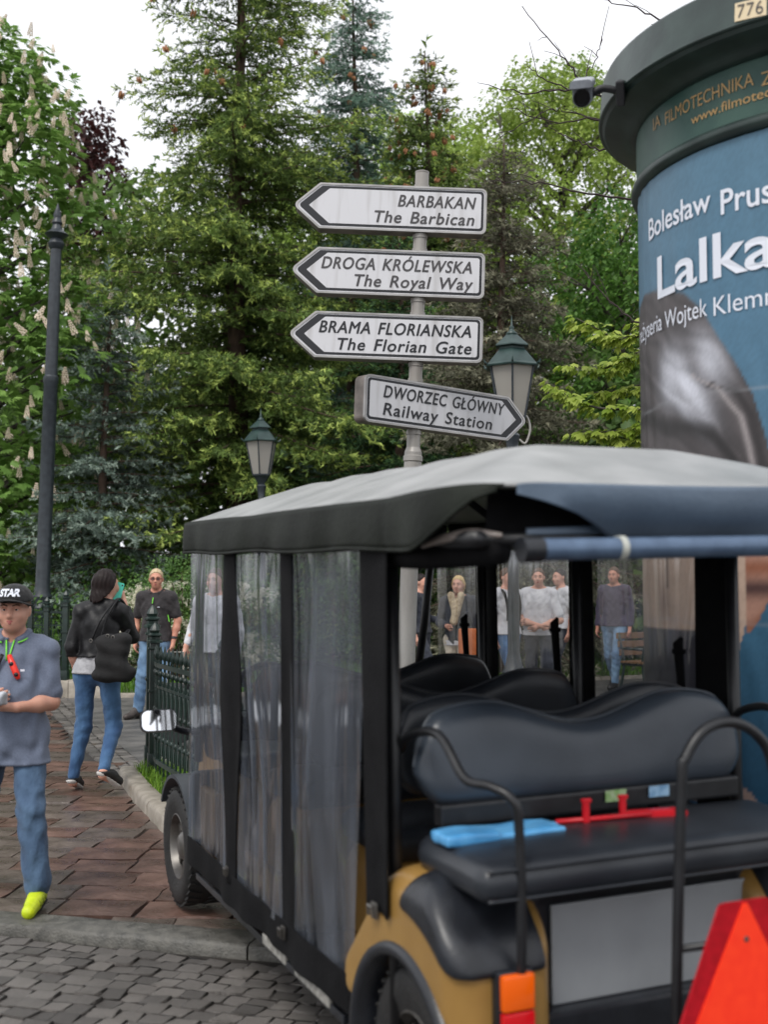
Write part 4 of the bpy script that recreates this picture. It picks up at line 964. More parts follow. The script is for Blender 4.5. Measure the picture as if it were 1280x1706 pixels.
cur('black_strap', .775, .90, .33, 1.70, 1, M_canvas, .008, seed=5, thick=.006, wprof=lambda j: 1+.25*math.exp(-((j-.3)/.25)**2)).location.y = .004
cur('black_strap', -.075, .12, .66, 1.70, 1, M_canvas, .008, seed=6, thick=.006, wprof=lambda j: .72+.28*j).location.y = .022
cur('curtain_hem', .27, 2.25, .29, .405, 1, M_canvas, .016, seed=7, thick=.004).location.y = .003
for x, z in ((1.55, .41), (.86, .37), (.05, .66)):
    m = MB(); m.box((x-.018, .632, z-.022), (x+.018, .642, z+.022), .004); m.tube([(x-.014, .648, z-.014), (x-.014, .65, z+.014), (x+.014, .65, z+.014), (x+.014, .648, z-.014)], .005, 6); m.build('buckle', M_rim, cart, auto=40)
# right side: black bands and clear panels
for k, (a, b) in enumerate(((.25, .90), (1.03, 1.67), (1.83, 2.26))): cur('clear_curtain', a, b, .40, 1.70, -1, M_cr, .006, seed=10+k)
for k, (a, b) in enumerate(((.075, .265), (.87, 1.06), (1.64, 1.86))): cur('black_band', a, b, .36, 1.70, -1, M_canvas, .006, seed=20+k, thick=.006, wprof=lambda j: .85+.2*(1-j)).location.y = -.004
cur('curtain_hem', .2, 2.25, .29, .41, -1, M_canvas, .012, seed=27, thick=.004)
for x, z in ((.30, 1.33), (1.10, 1.36), (1.9, 1.34)):
    m = MB(); m.tube([(x, -.60, 1.1), (x+.01, -.59, z), (x, -.60, z+.02)], [.012, .018, .006], 8); m.tube([(x+.005, -.59, z-.02), (x+.005, -.59, z-.035)], .024, 10); m.build('curtain_tie', M_canvas, cart, True)
# windscreen and front end
V, F = grid_surf(lambda i, j: (2.41-.2*j, -.53+1.06*i, .78+.9*j), 4, 4); m = MB(); m.raw(V, F); m.build('windscreen', M_cr, cart, True)
F_ = Field((2.2, -.5, .3), (3.1, .5, 1.0), .02); F_.rbox((2.3, -.42, .36), (2.98, .42, .86), .12); F_.cut((1, 0, .9), 2.98+.55*.9, .08); link('front_cowl', F_.mesh('front_cowl'), M_gold, cart, True)
m = MB(); m.box((2.22, -.52, .72), (2.4, .52, .92), .04); m.build('dashboard', M_bplast, cart, auto=50)
m = MB(); P = [Vector((2.1+.07*math.sin(a), .28+.17*math.cos(a), 1.0+.15*math.sin(a))) for a in np.linspace(0, 2*math.pi, 29)]; m.tube(P, .014, 8, cap=False); m.tube([(2.1, .28, 1.0), (2.3, .28, .85)], .02, 8); m.tube([P[3], P[17]], .01, 6); m.build('steering_wheel', M_bplast, cart, True)
for s in (1, -1):       # front mudguards
    m = MB()
    P = [(2.62+.335*math.cos(a), .27+.335*math.sin(a)) for a in np.linspace(R_(30), R_(176), 24)]; Q = [(2.62+.318*math.cos(a), .27+.318*math.sin(a)) for a in np.linspace(R_(176), R_(30), 24)]
    m.prism(P+Q, s*.42, s*.60, 'xz'); m.box((2.235, min(s*.44, s*.6), .34), (2.30, max(s*.44, s*.6), .68), .02); m.build('mudguard', mat('dark_grey_mudguard', srgb(48, 54, 60), .45, srgb(60, 66, 72), 12), cart, auto=40)
# mirrors
for s in (1, -1):
    mi = empty('wing_mirror', (2.35, s*.73, .905), parent=cart)
    pr = rounded([(-.082, -.05), (.082, -.05), (.082, .05), (-.082, .05)], [.03]*4, 6)
    m = MB(); m.prism(pr, 0, .035, 'yz', .004); m.build('shell', M_bplast, mi, auto=40)
    m = MB(); m.prism([(a*.93, b*.9) for a, b in pr], -.004, .002, 'yz'); gl_ = m.build('glass', M_mirror, mi)
    mi.rotation_euler = (0, R_(12), R_(-5*s))
    m = MB(); m.tube([(.02, -s*.06, -.03), (.05, -s*.12, -.05), (.04, -s*.19, -.06)], .016, 8, smooth=4); m.build('mirror_arm', M_bplast, mi, True)
# grab rails
for s in (1, -1):
    m = MB(); m.tube([(.02, s*.565, 1.10), (-.05, s*.565, 1.15), (-.2, s*.552, 1.168), (-.33, s*.545, 1.078), (-.40, s*.51, 1.066), (-.447, s*.476, 1.04), (-.455, s*.46, .97), (-.448, s*.455, .64), (-.41, s*.452, .6)], .0125, 12, smooth=5); m.build('grab_rail', M_steel, cart, True)
m = MB(); m.tube([(-.62, .128, .3), (-.62, .125, .6), (-.62, .10, 1.07), (-.62, .085, 1.14), (-.62, .03, 1.20), (-.62, -.05, 1.215), (-.62, -.13, 1.18), (-.62, -.18, 1.1), (-.62, -.2, .9), (-.62, -.2, .3)], .0135, 12, smooth=6); m.tube([(-.62, .12, .68), (-.64, -.2, .68)], .010, 8); m.build('centre_grab_rail', M_steel, cart, True)
# slow vehicle triangle on the centre rail
tr = empty('warning_triangle', (-.745, .022, .42), parent=cart)
def trap(k): return [(-.30*k-.0, 0), (.30*k, 0), (.065*k, .42*k), (-.065*k, .42*k)]
def tz(poly, dz): return [(a, b+dz) for a, b in poly]
m = MB(); m.prism(rounded(tz([(-.25, 0), (.25, 0), (.072, .398), (-.072, .398)], 0), [.02, .02, .02, .02]), -.003, .003, 'yz'); m.build('red_border', M_trib, tr)
m = MB(); m.prism([(-.195, .045), (.195, .045), (.006, .392), (-.006, .392)], -.006, -.003, 'yz'); m.build('orange_panel', M_tri, tr)
m = MB(); m.lathe([(.007, 0), (.006, .003)], 10); o = m.build('bolt', M_rim, tr); o.location = (-.006, .0, .31); o.rotation_euler = (0, -math.pi/2, 0)
m = MB(); m.box((.003, -.02, .1), (.12, .02, .13)); m.build('holder', M_steel, tr)
# stickers under the rear backrest
m = MB(); m.box((-.105, -.09, .925), (-.103, -.02, .957)); m.build('sticker', mat('green_white_sticker', srgb(176, 188, 160), .5, srgb(120, 160, 90), 40), cart)
m = MB(); m.box((-.105, -.24, .925), (-.103, -.17, .957)); m.build('sticker', mat('blue_white_sticker', srgb(150, 186, 214), .5, srgb(96, 140, 180), 40), cart)
m = MB(); m.box((-.098, -.5, .90), (-.05, .5, .96), .008); m.build('back_bracket', M_steel, cart)
# loose things on the rear bench
F_ = Field((-.36, .1, .85), (-.08, .62, 1.0), .006); F_.rbox((-.25, .2, .886), (-.13, .53, .908), .006); F_.rbox((-.255, .40, .886), (-.15, .56, .916), .007, .01); F_.warp(lambda x, y, z: .0012*np.sin(y*33+x*75)+.001*np.sin(x*150-y*45))
o = link('folded_blue_bag', F_.mesh('folded_blue_bag'), mat('light_blue_plastic_film', srgb(70, 142, 196), .3, srgb(96, 164, 212), 14, bump=.3, bscale=40), None, True); o.matrix_world = CM; tag(o, 'folded light blue plastic bag lying on the rear bench', 'bag')
M_redp = mat('red_plastic', srgb(206, 22, 36), .35, srgb(188, 16, 30), 12)
rs = empty('red_scraper'); rs.matrix_world = CM; tag(rs, 'red plastic scraper with two upright clips lying on the rear bench', 'scraper')
m = MB(); m.tube([(-.17, .185, .902), (-.21, -.10, .905)], .007, 10); m.build('handle', M_redp, rs, True)
m = MB(); m.prism([(-.19, -.02), (-.245, -.20), (-.2, -.22), (-.17, -.04)], .893, .914, 'xy', .004); m.build('blade', M_redp, rs)
for y in (.10, -.02):
    m = MB(); m.box((-.195, y-.009, .895), (-.182, y+.009, .958), .003); m.box((-.195, y-.016, .95), (-.18, y+.012, .961), .003); m.build('clip', M_redp, rs)
# ------------------------------------------------------------------ people (local y forward, x to their right, z up; metres)
def skin_mat(n, c, c2): 
    m = mat(n, c, .5, c2, 9, 5, (.3, .7), spec=.35); b = m.node_tree.nodes['Principled BSDF']; b.inputs['Subsurface Weight'].default_value = .12; b.inputs['Subsurface Radius'].default_value = (.02, .008, .005); return m
M_skin = skin_mat('skin_fair', srgb(206, 158, 138), srgb(192, 140, 120)); M_skin2 = skin_mat('skin_ruddy', srgb(196, 142, 120), srgb(180, 124, 104))
M_lip = mat('lips', srgb(168, 92, 88), .45); M_eyew = mat('eye_white', srgb(214, 206, 200), .3); M_iris = mat('iris_dark', srgb(46, 38, 34), .2); M_brow = mat('eyebrow_hair', srgb(84, 62, 46), .8)
def fabric(n, c, c2, sc=18, bump=.35, bs=26, rough=.85, stretch=None): return mat(n, srgb(*c), rough, srgb(*c2), sc, 7, (.3, .7), bump=bump, bscale=bs, sheen=.1, bdist=.03, stretch=stretch)
M_denim = fabric('blue_denim', (28, 48, 80), (92, 120, 148), 5, bump=.7, bs=13, stretch=(1, 1, .55)); M_denim2 = fabric('mid_blue_denim', (34, 66, 106), (70, 106, 144), 6, bump=.6, bs=15, stretch=(1, 1, .6)); M_denim3 = fabric('faded_denim', (70, 100, 134), (118, 148, 176), 6, bump=.6, bs=15, stretch=(1, 1, .6))

def default_joints(H):
    q = H/1.75; J = dict(pel=(0, 0, .95), abd=(0, 0, 1.1), chest=(0, .0, 1.29), neck=(0, -.015, 1.47), head=(0, .02, 1.628),
        hr=(.092, 0, .92), kr=(.1, .02, .5), ar=(.1, -.02, .085), tr=(.115, .15, .03), sr=(.18, -.01, 1.41), er=(.235, -.03, 1.13), wr=(.24, .05, .89))
    for a in ('h', 'k', 'a', 't', 's', 'e', 'w'): p = J[a+'r']; J[a+'l'] = (-p[0], p[1], p[2])
    return {k: np.array(v)*q for k, v in J.items()}

def person(name, label, loc, rz, H, over, cfg, h=.008, group=None):
    J = default_joints(H); q = H/1.75; g = cfg.get('girth', 1.0)*q; lim = cfg.get('limb', 1.0)*q
    for k, v in over.items(): J[k] = np.array(v, float)
    root = empty(name, loc, rz); tag(root, label, 'person', group)
    hy = cfg.get('yaw', 0); cy, sy = math.cos(R_(hy)), math.sin(R_(hy)); HR = np.array([[cy, -sy, 0], [sy, cy, 0], [0, 0, 1.]])
    hc = J['head']; hk = cfg.get('headk', 1.0)*q; hp = lambda x, y, z: hc+HR @ (np.array([x, y, z])*hk)
    allp = np.array(list(J.values())); lo = allp.min(0)-.2*q; hi = allp.max(0)+.2*q
    prims = []
    def P(tg, a, b, ra, rb, fl=None): prims.append((tg, J[a] if isinstance(a, str) else np.array(a), J[b] if isinstance(b, str) else np.array(b), ra, rb, fl))
    dep = cfg.get('depth', .74)
    P('torso', J['pel'], J['abd'], .148*g, .138*g, (1, dep)); P('torso', J['abd'], J['chest'], .138*g, .155*g, (1, dep*.98)); P('torso', J['chest'], J['chest']*.35+J['neck']*.65, .15*g, .10*g, (1.05, dep*.8))
    if cfg.get('belly'): prims.append(('torso', J['abd']+np.array([0, .035, -.02]), J['abd']+np.array([0, .035, .05]), cfg['belly'], cfg['belly']*.95, (1, .9)))
    P('torso', J['sl']*.9+J['neck']*.1, J['sr']*.9+J['neck']*.1, .062*q*cfg.get('trap', 1), .062*q*cfg.get('trap', 1))
    tp_ = cfg.get('trap', 1); P('torso', J['sl'], J['neck']*.9+J['head']*.1, .055*q*tp_, .05*q*tp_); P('torso', J['sr'], J['neck']*.9+J['head']*.1, .055*q*tp_, .05*q*tp_)
    P('neck', J['neck']-np.array([0, 0, .04*q]), hc+np.array([0, -.015, -.05])*q, .056*q, .05*q)
    for s in 'lr':
        P('leg'+s, J['h'+s], J['k'+s], .086*lim, .058*lim); P('shin'+s, J['k'+s], J['k'+s]*.62+J['a'+s]*.38, .056*lim, .056*lim); P('shin'+s, J['k'+s]*.62+J['a'+s]*.38, J['a'+s], .055*lim, .038*q)
        P('foot'+s, J['a'+s]-np.array([0, 0, .02*q]), J['t'+s], .036*q, .03*q); P('hip', J['h'+s], J['pel'], .1*g, .12*g, (1, .9))
        P('uarm'+s, J['s'+s], J['e'+s], .054*lim, .042*lim); P('farm'+s, J['e'+s], J['e'+s]*.6+J['w'+s]*.4, .042*lim, .041*lim); P('farm'+s, J['e'+s]*.6+J['w'+s]*.4, J['w'+s], .040*lim, .027*q)
    B_ = [None]
    def put(F_, tags, grow=0, k=.035):
        for tg, a, b, ra, rb, fl in prims:
            if tg in tags or tg[:-1] in tags:
                sk = 1.0
                if F_ is B_[0]: sk = .78 if tg[:-1] in ('leg', 'shin') and 'pants' in cfg else .93 if tg in ('torso', 'hip') else .9 if tg[:-1] == 'uarm' else 1.0
                F_.cone(a, b, ra*sk+grow, rb*sk+grow, k*q, fl)
    ALL = ('torso', 'neck', 'hip', 'leg', 'shin', 'foot', 'uarm', 'farm')
    B = Field(lo, hi, h); B_[0] = B; put(B, ALL)
    def fingers(s):
        w = J['w'+s]; d = np.array(cfg.get('hdir'+s, J['w'+s]-J['e'+s]), float); d /= np.linalg.norm(d); nn = np.array(cfg.get('hnor'+s, (1 if s == 'l' else -1, 0, 0)), float)   # palm faces nn
        nn = nn-d*(nn@d); nn /= np.linalg.norm(nn); sd = np.cross(d, nn)*(1 if s == 'l' else -1); cu = cfg.get('curl'+s, .5)
        thumb = cfg.get('thumb'+s, 1)
        kn = w+d*.085*q; B.cone(w, kn-d*.01*q+sd*.012*q, .024*q, .025*q, .012*q, None); B.cone(w+d*.02*q, kn-sd*.02*q, .02*q, .02*q, .015*q)
        for i, (off, L) in enumerate(((.033, .072), (.011, .082), (-.011, .076), (-.031, .058))):
            p = kn+sd*off*q; dd = d.copy()
            for sg in range(3):
                a = cu*(.5+.35*sg); dd = dd*math.cos(a)+nn*math.sin(a); dd /= np.linalg.norm(dd); e = p+dd*L*q*(.44, .32, .24)[sg]; B.cone(p, e, .0092*q, .0084*q, .004*q); p = e
        p = w+d*.025*q+sd*.02*q; e = p+(d*.6+sd*.75*thumb+nn*.35)*.045*q; B.cone(p, e, .0125*q, .0105*q, .008*q); B.cone(e, e+(d*.8+sd*.2+nn*(.3+cu*.4))*.032*q, .0105*q, .0085*q, .004*q)
        return w+d*.1*q, d, nn, sd
    hd = {s: fingers(s) for s in 'lr' if not cfg.get('nohand'+s)}
    # head: skull, jaw, nose, sockets, ears
    Mr = [list(HR[:, i]) for i in range(3)]; MT = [list(r) for r in HR]
    B.ell(hp(0, -.012, .025), np.array([.074, .092, .092])*hk, .02, M=MT); B.ell(hp(0, .022, -.025), np.array([.062, .072, .088])*hk*np.array([cfg.get('cheek', 1), 1, 1]), .03, M=MT); B.ell(hp(0, .05, -.082), np.array([.034, .034, .03])*hk, .03, M=MT)
    B.ell(hp(0, .078, .022), np.array([.05, .016, .012])*hk, .02, M=MT)
    for sg in (1, -1):
        B.ell(hp(sg*.031, .098, .004), np.array([.019, .016, .011])*hk, .012, 'sub', MT); B.ell(hp(sg*.038, .068, -.03), np.array([.024, .022, .024])*hk, .02, M=MT)
        B.ell(hp(sg*.079, -.008, -.005), np.array([.009, .019, .031])*hk, .008, M=MT)
    B.cone(hp(0, .088, .008), hp(0, .108, -.028), .008*hk, .0135*hk, .012); B.ell(hp(0, .096, -.036), np.array([.018, .013, .01])*hk, .01, M=MT)
    B.ell(hp(0, .083, -.062), np.array([.026, .014, .014])*hk, .012, M=MT)
    link('body', B.mesh('body'), cfg.get('skin', M_skin), root, True)
    if h < .013 and not cfg.get('noface'):
        for sg in (1, -1):
            m = MB(); bmx = bmesh.new(); bmesh.ops.create_uvsphere(bmx, u_segments=12, v_segments=8, radius=.0112*hk); Mx = Matrix.Translation(Vector(hp(sg*.031, .078, .004))); m.bm(bmx, Mx); e = m.build('eye', M_eyew, root, True)
            m = MB(); bmx = bmesh.new(); bmesh.ops.create_uvsphere(bmx, u_segments=10, v_segments=6, radius=.0066*hk); m.bm(bmx, Matrix.Translation(Vector(hp(sg*.031, .0865, .004)))); m.build('iris', M_iris, e, True)
            m = MB(); m.tube([hp(sg*.013, .099, .022), hp(sg*.03, .0985, .029), hp(sg*.05, .086, .024)], [.003*hk, .0042*hk, .002*hk], 6); m.build('eyebrow', cfg.get('browm', M_brow), root, True)
            m = MB(); m.tube([hp(sg*.018, .087, .0085), hp(sg*.031, .091, .012), hp(sg*.045, .083, .0075)], [.003*hk, .0048*hk, .003*hk], 6); m.build('eyelid', cfg.get('skin', M_skin), root, True)
        m = MB(); m.tube([hp(-.022, .087, -.0605), hp(-.008, .0975, -.057), hp(0, .0985, -.0585), hp(.008, .0975, -.057), hp(.022, .087, -.0605)], [.002*hk, .0048*hk, .0045*hk, .0048*hk, .002*hk], 6); m.tube([hp(-.02, .087, -.063), hp(0, .097, -.0685), hp(.02, .087, -.063)], [.002*hk, .0062*hk, .002*hk], 6); m.build('lips', M_lip, root, True)
    # clothes
    def garment(nm, tags, grow, mt, cuts=(), extra=None, fold=.004, k=.035, seed=0):
        F_ = Field(lo, hi, h); put(F_, tags, grow, k)
        if extra: extra(F_)
        if fold:
            r = random.Random(seed+7); a, b, c, d = [r.uniform(0, 6) for _ in range(4)]
            F_.warp(lambda x, y, z: (fold*(np.sin(z*21+x*39+a+2.4*np.sin(x*17+y*15+b))*.5+np.sin(z*47-x*52+y*31+c+1.8*np.sin(z*12+d))*.4+np.sin(x*75+z*24+d+2*np.sin(z*19))*.35)).astype(np.float32))
        if nm in ('shirt', 'jacket'):
            hz = -cuts[0][1]; F_.warp(lambda x, y, z: (-.006*q*np.exp(-((z-hz-.008)/.012)**2)-.006*q*np.clip((hz+.09*q-z)/(.09*q), 0, 1)+0*x+0*y).astype(np.float32))
        for n_, d_ in cuts: F_.cut(n_, d_)
        F_.cone(J['neck']+np.array([0, .012, -.03])*q, J['neck']+np.array([0, .03, .2])*q, .058*q, .075*q, .004, op='sub')
        return link(nm, F_.mesh(nm), mt, root, True)
    def sleeves(F_, frac, grow, flare=0):
        for s in 'lr':
            a, b = J['s'+s], J['e'+s]
            if frac <= 1: F_.cone(a, a+(b-a)*frac, .054*lim+grow, (.054-.012*frac)*lim+grow+flare, .03*q)
            else: F_.cone(a, b, .054*lim+grow, .044*lim+grow, .03*q); w_ = J['w'+s]; F_.cone(b, b+(w_-b)*(frac-1), .044*lim+grow, .034*q+grow*.8, .02*q)
    c = cfg
    cuffz = {s: J['a'+s][2]+c.get('cuff', .03)*q for s in 'lr'}
    if 'pants' in c:
        def px_(F_):
            for s in 'lr': F_.cone(J['k'+s], J['k'+s]*.08+J['a'+s]*.92, .058*lim+.015*q, c.get('hemr', .052)*q, .03*q)
        F_ = Field(lo, hi, h); put(F_, ('hip', 'leg'), .011*q); px_(F_)
        r = random.Random(len(label)); a, b = r.uniform(0, 6), r.uniform(0, 6); fo = min(c.get('pfold', .005), .006)*q
        F_.warp(lambda x, y, z: (fo*(np.sin(z*31+x*34+a+2.2*np.sin(y*26+x*18+b))*.55+np.sin(z*67-x*41+y*33+b+1.5*np.sin(z*13))*.45)*np.clip((1.1*q-z)/.4, .15, 1)).astype(np.float32)); F_.cut((0, 0, 1), J['pel'][2]+.075*q)
        link('jeans' if 'denim' in c['pants'].name else 'trousers', F_.mesh('jeans'), c['pants'], root, True)
    if 'shirt' in c:
        hem = J['pel'][2]+c.get('hem', -.03)*q
        def ex(F_):
            sleeves(F_, c.get('sleeve', .62), .013*q, .008*q if c.get('sleeve', .62) < 1 else 0)
            F_.cone(J['pel']+np.array([0, 0, -.12*q]), J['abd'], .155*g+.012*q, .14*g+.012*q, .03*q, (1, dep))
            if c.get('hem', -.03) < 0: F_.cone(J['hl']+np.array([0, 0, .03*q]), J['hr']+np.array([0, 0, .03*q]), .088*lim+.02*q, .088*lim+.02*q, .05*q)
            if c.get('hem', -.03) < -.1: F_.cone(J['hl']+np.array([0, .045*q, -.12*q]), J['hr']+np.array([0, .045*q, -.12*q]), .088*lim+.026*q, .088*lim+.026*q, .05*q)
            if c.get('belly'): F_.cone(J['abd']+np.array([0, .04, -.16]), J['abd']+np.array([0, .035, .05]), c['belly']+.012, c['belly']*.95+.012, .03, (1, .9))
        sh = garment('shirt', ('torso',), .013*q, c['shirt'], [((0, 0, -1), -hem)]+([((0, 0, 1), J['pel'][2]+(c.get('jhem', .02)+.07)*q)] if 'jacket' in c else [])+[((0, .35, 1), J['neck'][2]+.034*q+.35*J['neck'][1])], ex, c.get('sfold', .005)*q, seed=len(label))
        if c.get('collar'):
            m = MB(); n0 = J['neck']; P_ = []
            for k in range(25):
                a = R_(60)-2*math.pi*k/24*(300/360.0)+R_(0); a = R_(90+28)+R_(304)*k/24; P_.append(n0+np.array([.080*q*math.cos(a), .074*q*math.sin(a)+.012, .034*q-.05*q*max(0, math.sin(a))]))
            m.tube(P_, .019*q, 8); m.build('collar', c['collar'], sh, True)
            if c.get('trim'):
                m = MB(); m.tube([p+np.array([0, 0, -.012*q])+(p-n0)*np.array([.2, .2, 0]) for p in P_], .0045*q, 6)
                for sg in (1, -1): m.tube([n0+np.array([sg*.022*q, .084*q, -.01*q]), n0+np.array([sg*.012*q, .112*q, -.07*q]), n0+np.array([sg*.006*q, .128*q, -.12*q])], .0045*q, 6)
                m.build('collar_trim', c['trim'], sh, True)
    if 'jacket' in c:
        def ej(F_): sleeves(F_, c.get('jsleeve', 1.9), .016*q); F_.cone(J['pel']+np.array([0, 0, -.02*q]), J['abd'], .15*g+.016*q, .14*g+.02*q, .03*q, (1, dep))
        garment('jacket', ('torso',), .018*q, c['jacket'], [((0, 0, -1), -(J['pel'][2]+c.get('jhem', .02)*q)), ((0, .4, 1), J['neck'][2]+.03*q)], ej, .005*q, seed=3)
    if 'shoes' in c:
        for s in 'lr':
            a, t = J['a'+s], J['t'+s]; d = t-a; d = d/np.linalg.norm(d); heel = a-np.array([0, 0, .045*q])-np.array([d[0], d[1], 0])*.035*q; up_ = np.cross(np.cross(d, [0, 0, 1.]), d); up_ = up_/np.linalg.norm(up_)
            heel = t-d*np.linalg.norm(t-heel)*.98 if c.get('flex') else heel
            F_ = Field(np.minimum(a, t)-.13*q, np.maximum(a, t)+.13*q, (.0075 if h < .0105 else h)); toe = t+d*.03*q
            F_.cone(heel+up_*.02*q, toe+up_*.012*q, .041*q, .037*q, .02*q); F_.cone(a+np.array([0, 0, c.get('ankle', .0)*q]), heel*.45+toe*.55+up_*.025*q, .044*q, .036*q, .03*q)
            up_c = heel-up_*.026*q; F_.cut(tuple(-up_), -float(up_c@up_)); F_.cut((0, 0, 1), a[2]+(.012+c.get('ankle', 0))*q)
            sh_ = link('shoe', F_.mesh('shoe'), c['shoes'], root, True)
            G = Field(np.minimum(a, t)-.13*q, np.maximum(a, t)+.13*q, (.007 if h < .0105 else h)); G.cone(heel+up_*.0*q, toe, .045*q, .041*q, .02*q); so = c.get('solet', .012)*q; G.cut(tuple(-up_), -float((up_c-up_*.012*q)@up_)); G.cut(tuple(up_), float((up_c+up_*so)@up_))
            link('sole', G.mesh('sole'), c.get('sole', M_bplast), sh_, True)
    if 'hair' in c:
        st = c.get('style', 'short'); F_ = Field(hc-.36*q, hc+.2*q, (.0075 if h < .0105 else h))
        F_.ell(hp(0, -.016, .03), np.array([.083, .101, .1])*hk, .01, M=MT)
        if st == 'long':
            F_.cone(hp(0, -.05, .0), hp(.01, -.075, -.17), .078*hk, .062*hk, .04, (1.15, .8)); F_.cone(hp(.05, -.02, -.02), hp(.06, -.03, -.19), .04*hk, .026*hk, .03); F_.cone(hp(-.05, -.02, -.02), hp(-.065, -.035, -.19), .04*hk, .03*hk, .03); F_.cone(hp(0, -.07, -.1), hp(0, -.085, -.23), .06*hk, .03*hk, .03, (1.3, .7))
        elif st == 'bob':
            for sg in (1, -1): F_.cone(hp(sg*.06, -.02, .0), hp(sg*.062, -.015, -.09), .036*hk, .028*hk, .03)
            F_.cone(hp(0, -.06, .0), hp(0, -.07, -.1), .07*hk, .055*hk, .03)
        r = c.get('hairfold', .0022 if st != 'short' else .0012); F_.warp(lambda x, y, z: (r*np.sin((x-hc[0])*190+(y-hc[1])*60+2*np.sin(z*30))+r*.7*np.sin((y-hc[1])*170+z*25)).astype(np.float32))
        # open the face
        f = HR @ np.array([0, 1., 0]); hl = c.get('hairline', .055)
        G = Field(hc-.36*q, hc+.2*q, (.0075 if h < .0105 else h)); G.D[:] = 9
        n1 = f*1.0+np.array([0, 0, -.85]); x, y, z = F_.xyz((slice(None),)*3); dface = -(n1[0]*(x-hc[0])+n1[1]*(y-hc[1])+n1[2]*(z-hc[2]-hl*hk)-.048*hk)/1.31
        F_.D = np.maximum(F_.D, -dface)
        if st == 'short': F_.cut((0, -.25, -1) if False else tuple(np.array([0, 0, -1.])+f*.35), float((np.array([0, 0, -1.])+f*.35)@hc+.045*hk))
        link('hair', F_.mesh('hair'), c['hair'], root, True)
    return root, J, hp, HR, hd

M_hairb = mat('dark_brown_hair', srgb(20, 13, 13), .55, srgb(34, 22, 20), 40, stretch=(8, 8, 1), spec=.25); M_hairk = mat('boy_brown_hair', srgb(74, 52, 38), .6, srgb(96, 70, 52), 40, stretch=(8, 8, 1)); M_hairblond = mat('short_blond_hair', srgb(168, 146, 112), .6, srgb(196, 178, 146), 40); M_hairy = mat('light_blond_hair', srgb(190, 160, 110), .55, srgb(212, 184, 132), 40)
M_tee = fabric('heather_grey_polo', (92, 101, 120), (104, 113, 132), 120, bump=.12, bs=14); M_lime = mat('lime_trim', srgb(120, 214, 66), .6); M_blackpolo = fabric('black_polo', (32, 29, 31), (46, 42, 44), 20); M_leather = mat('black_leather', srgb(18, 18, 20), .5, srgb(32, 32, 34), 14, bump=.25, bscale=34, spec=.3); M_whitet = fabric('white_cotton', (206, 206, 210), (182, 182, 188), 10); M_greyt = fabric('grey_marl', (150, 150, 154), (172, 172, 176), 30); M_purple = fabric('dark_purple_top', (52, 46, 64), (66, 58, 80), 12); M_navy = fabric('navy_coat', (30, 34, 44), (44, 48, 60), 12); M_beige = fabric('cream_trousers', (200, 190, 174), (180, 168, 150), 12); M_dark = fabric('dark_trousers', (36, 40, 50), (50, 54, 66), 12)
M_shblk = mat('black_shoe', srgb(22, 21, 22), .6, srgb(34, 32, 33), 30, bump=.3); M_shbrn = mat('brown_grey_boot', srgb(50, 44, 42), .6, srgb(70, 62, 58), 30, bump=.3); M_shyel = mat('acid_yellow_shoe', srgb(176, 196, 12), .5, srgb(206, 222, 36), 20, bump=.3, bscale=60); M_solew = mat('white_sole', srgb(196, 194, 190), .6); M_solek = mat('black_sole', srgb(22, 22, 22), .7)

# --- the boy
bH = 1.535
boy, J, hp, HR, hd = person('person', 'boy in grey polo, black cap and yellow shoes walking towards us, eating', (-1.815, 5.92, .036), math.pi, bH,
    dict(pel=(-.0, .02, .80), abd=(0, .02, .95), chest=(0, .0, 1.11), neck=(0, -.005, 1.265), head=(-.005, .035, 1.402),
         hl=(-.085, .02, .79), kl=(-.14, .16, .455), al=(-.185, .17, .085), tl=(-.19, .31, .032), hr=(.08, .0, .79), kr=(.15, .02, .42), ar=(.235, -.27, .16), tr=(.235, -.20, .03),
         sl=(-.15, -.01, 1.19), el=(-.19, .02, .955), wl=(-.075, .19, .945), sr=(.15, -.01, 1.19), er=(.2, .03, .97), wr=(.075, .19, 1.0)),
    dict(girth=.98, limb=1.04, belly=.138, depth=.8, headk=1.05, cheek=1.2, yaw=4, pants=M_denim, hemr=.072, pfold=.011, shirt=M_tee, sleeve=.78, hem=-.155, collar=M_tee, trim=M_lime, shoes=M_shyel, sole=M_solek, solet=.018, hair=M_hairk, hairline=.045,
         hdirl=(.85, .5, .1), hnorl=(.1, -.2, 1), curll=.85, hdirr=(-.75, .6, .0), hnorr=(-.5, -.6, .3), curlr=.9, sfold=.0075), .0068)
cap = empty('baseball_cap', parent=boy)
M_cap = fabric('black_cap', (18, 18, 20), (28, 28, 30), 30)
F_ = Field(np.array(J['head'])-.2, np.array(J['head'])+.2, .006); F_.ell(hp(0, -.012, .045), (.090, .104, .088), .01); F_.cut((0, -.12, -1), -(hp(0, 0, .048)[2]+.12*hp(0, 0, 0)[1])); link('crown', F_.mesh('crown'), M_cap, cap, True)
m = MB(); V = []; n = 15
for i in range(n):
    a = math.pi*(i/(n-1)); 
    for rr, zz in ((.092, .046), (.13, .046), (.165, .044)): x = math.cos(a)*min(.104, rr*.9); V.append(hp(x, .012+math.sin(a)*rr*.98, zz+.010*math.sin(a)-.020*abs(math.cos(a))**2))
F = [(i*3+j, i*3+j+1, (i+1)*3+j+1, (i+1)*3+j) for i in range(n-1) for j in range(2)]; m.raw(V, F); pk = m.build('peak', M_cap, cap, True); pk.modifiers.new('thickness', 'SOLIDIFY').thickness = .006
V, F = text_mesh('STAR', 1, 0, 'CENTER', .92, .045); V = V.copy(); w = V[:, 0].max()-V[:, 0].min(); P = []
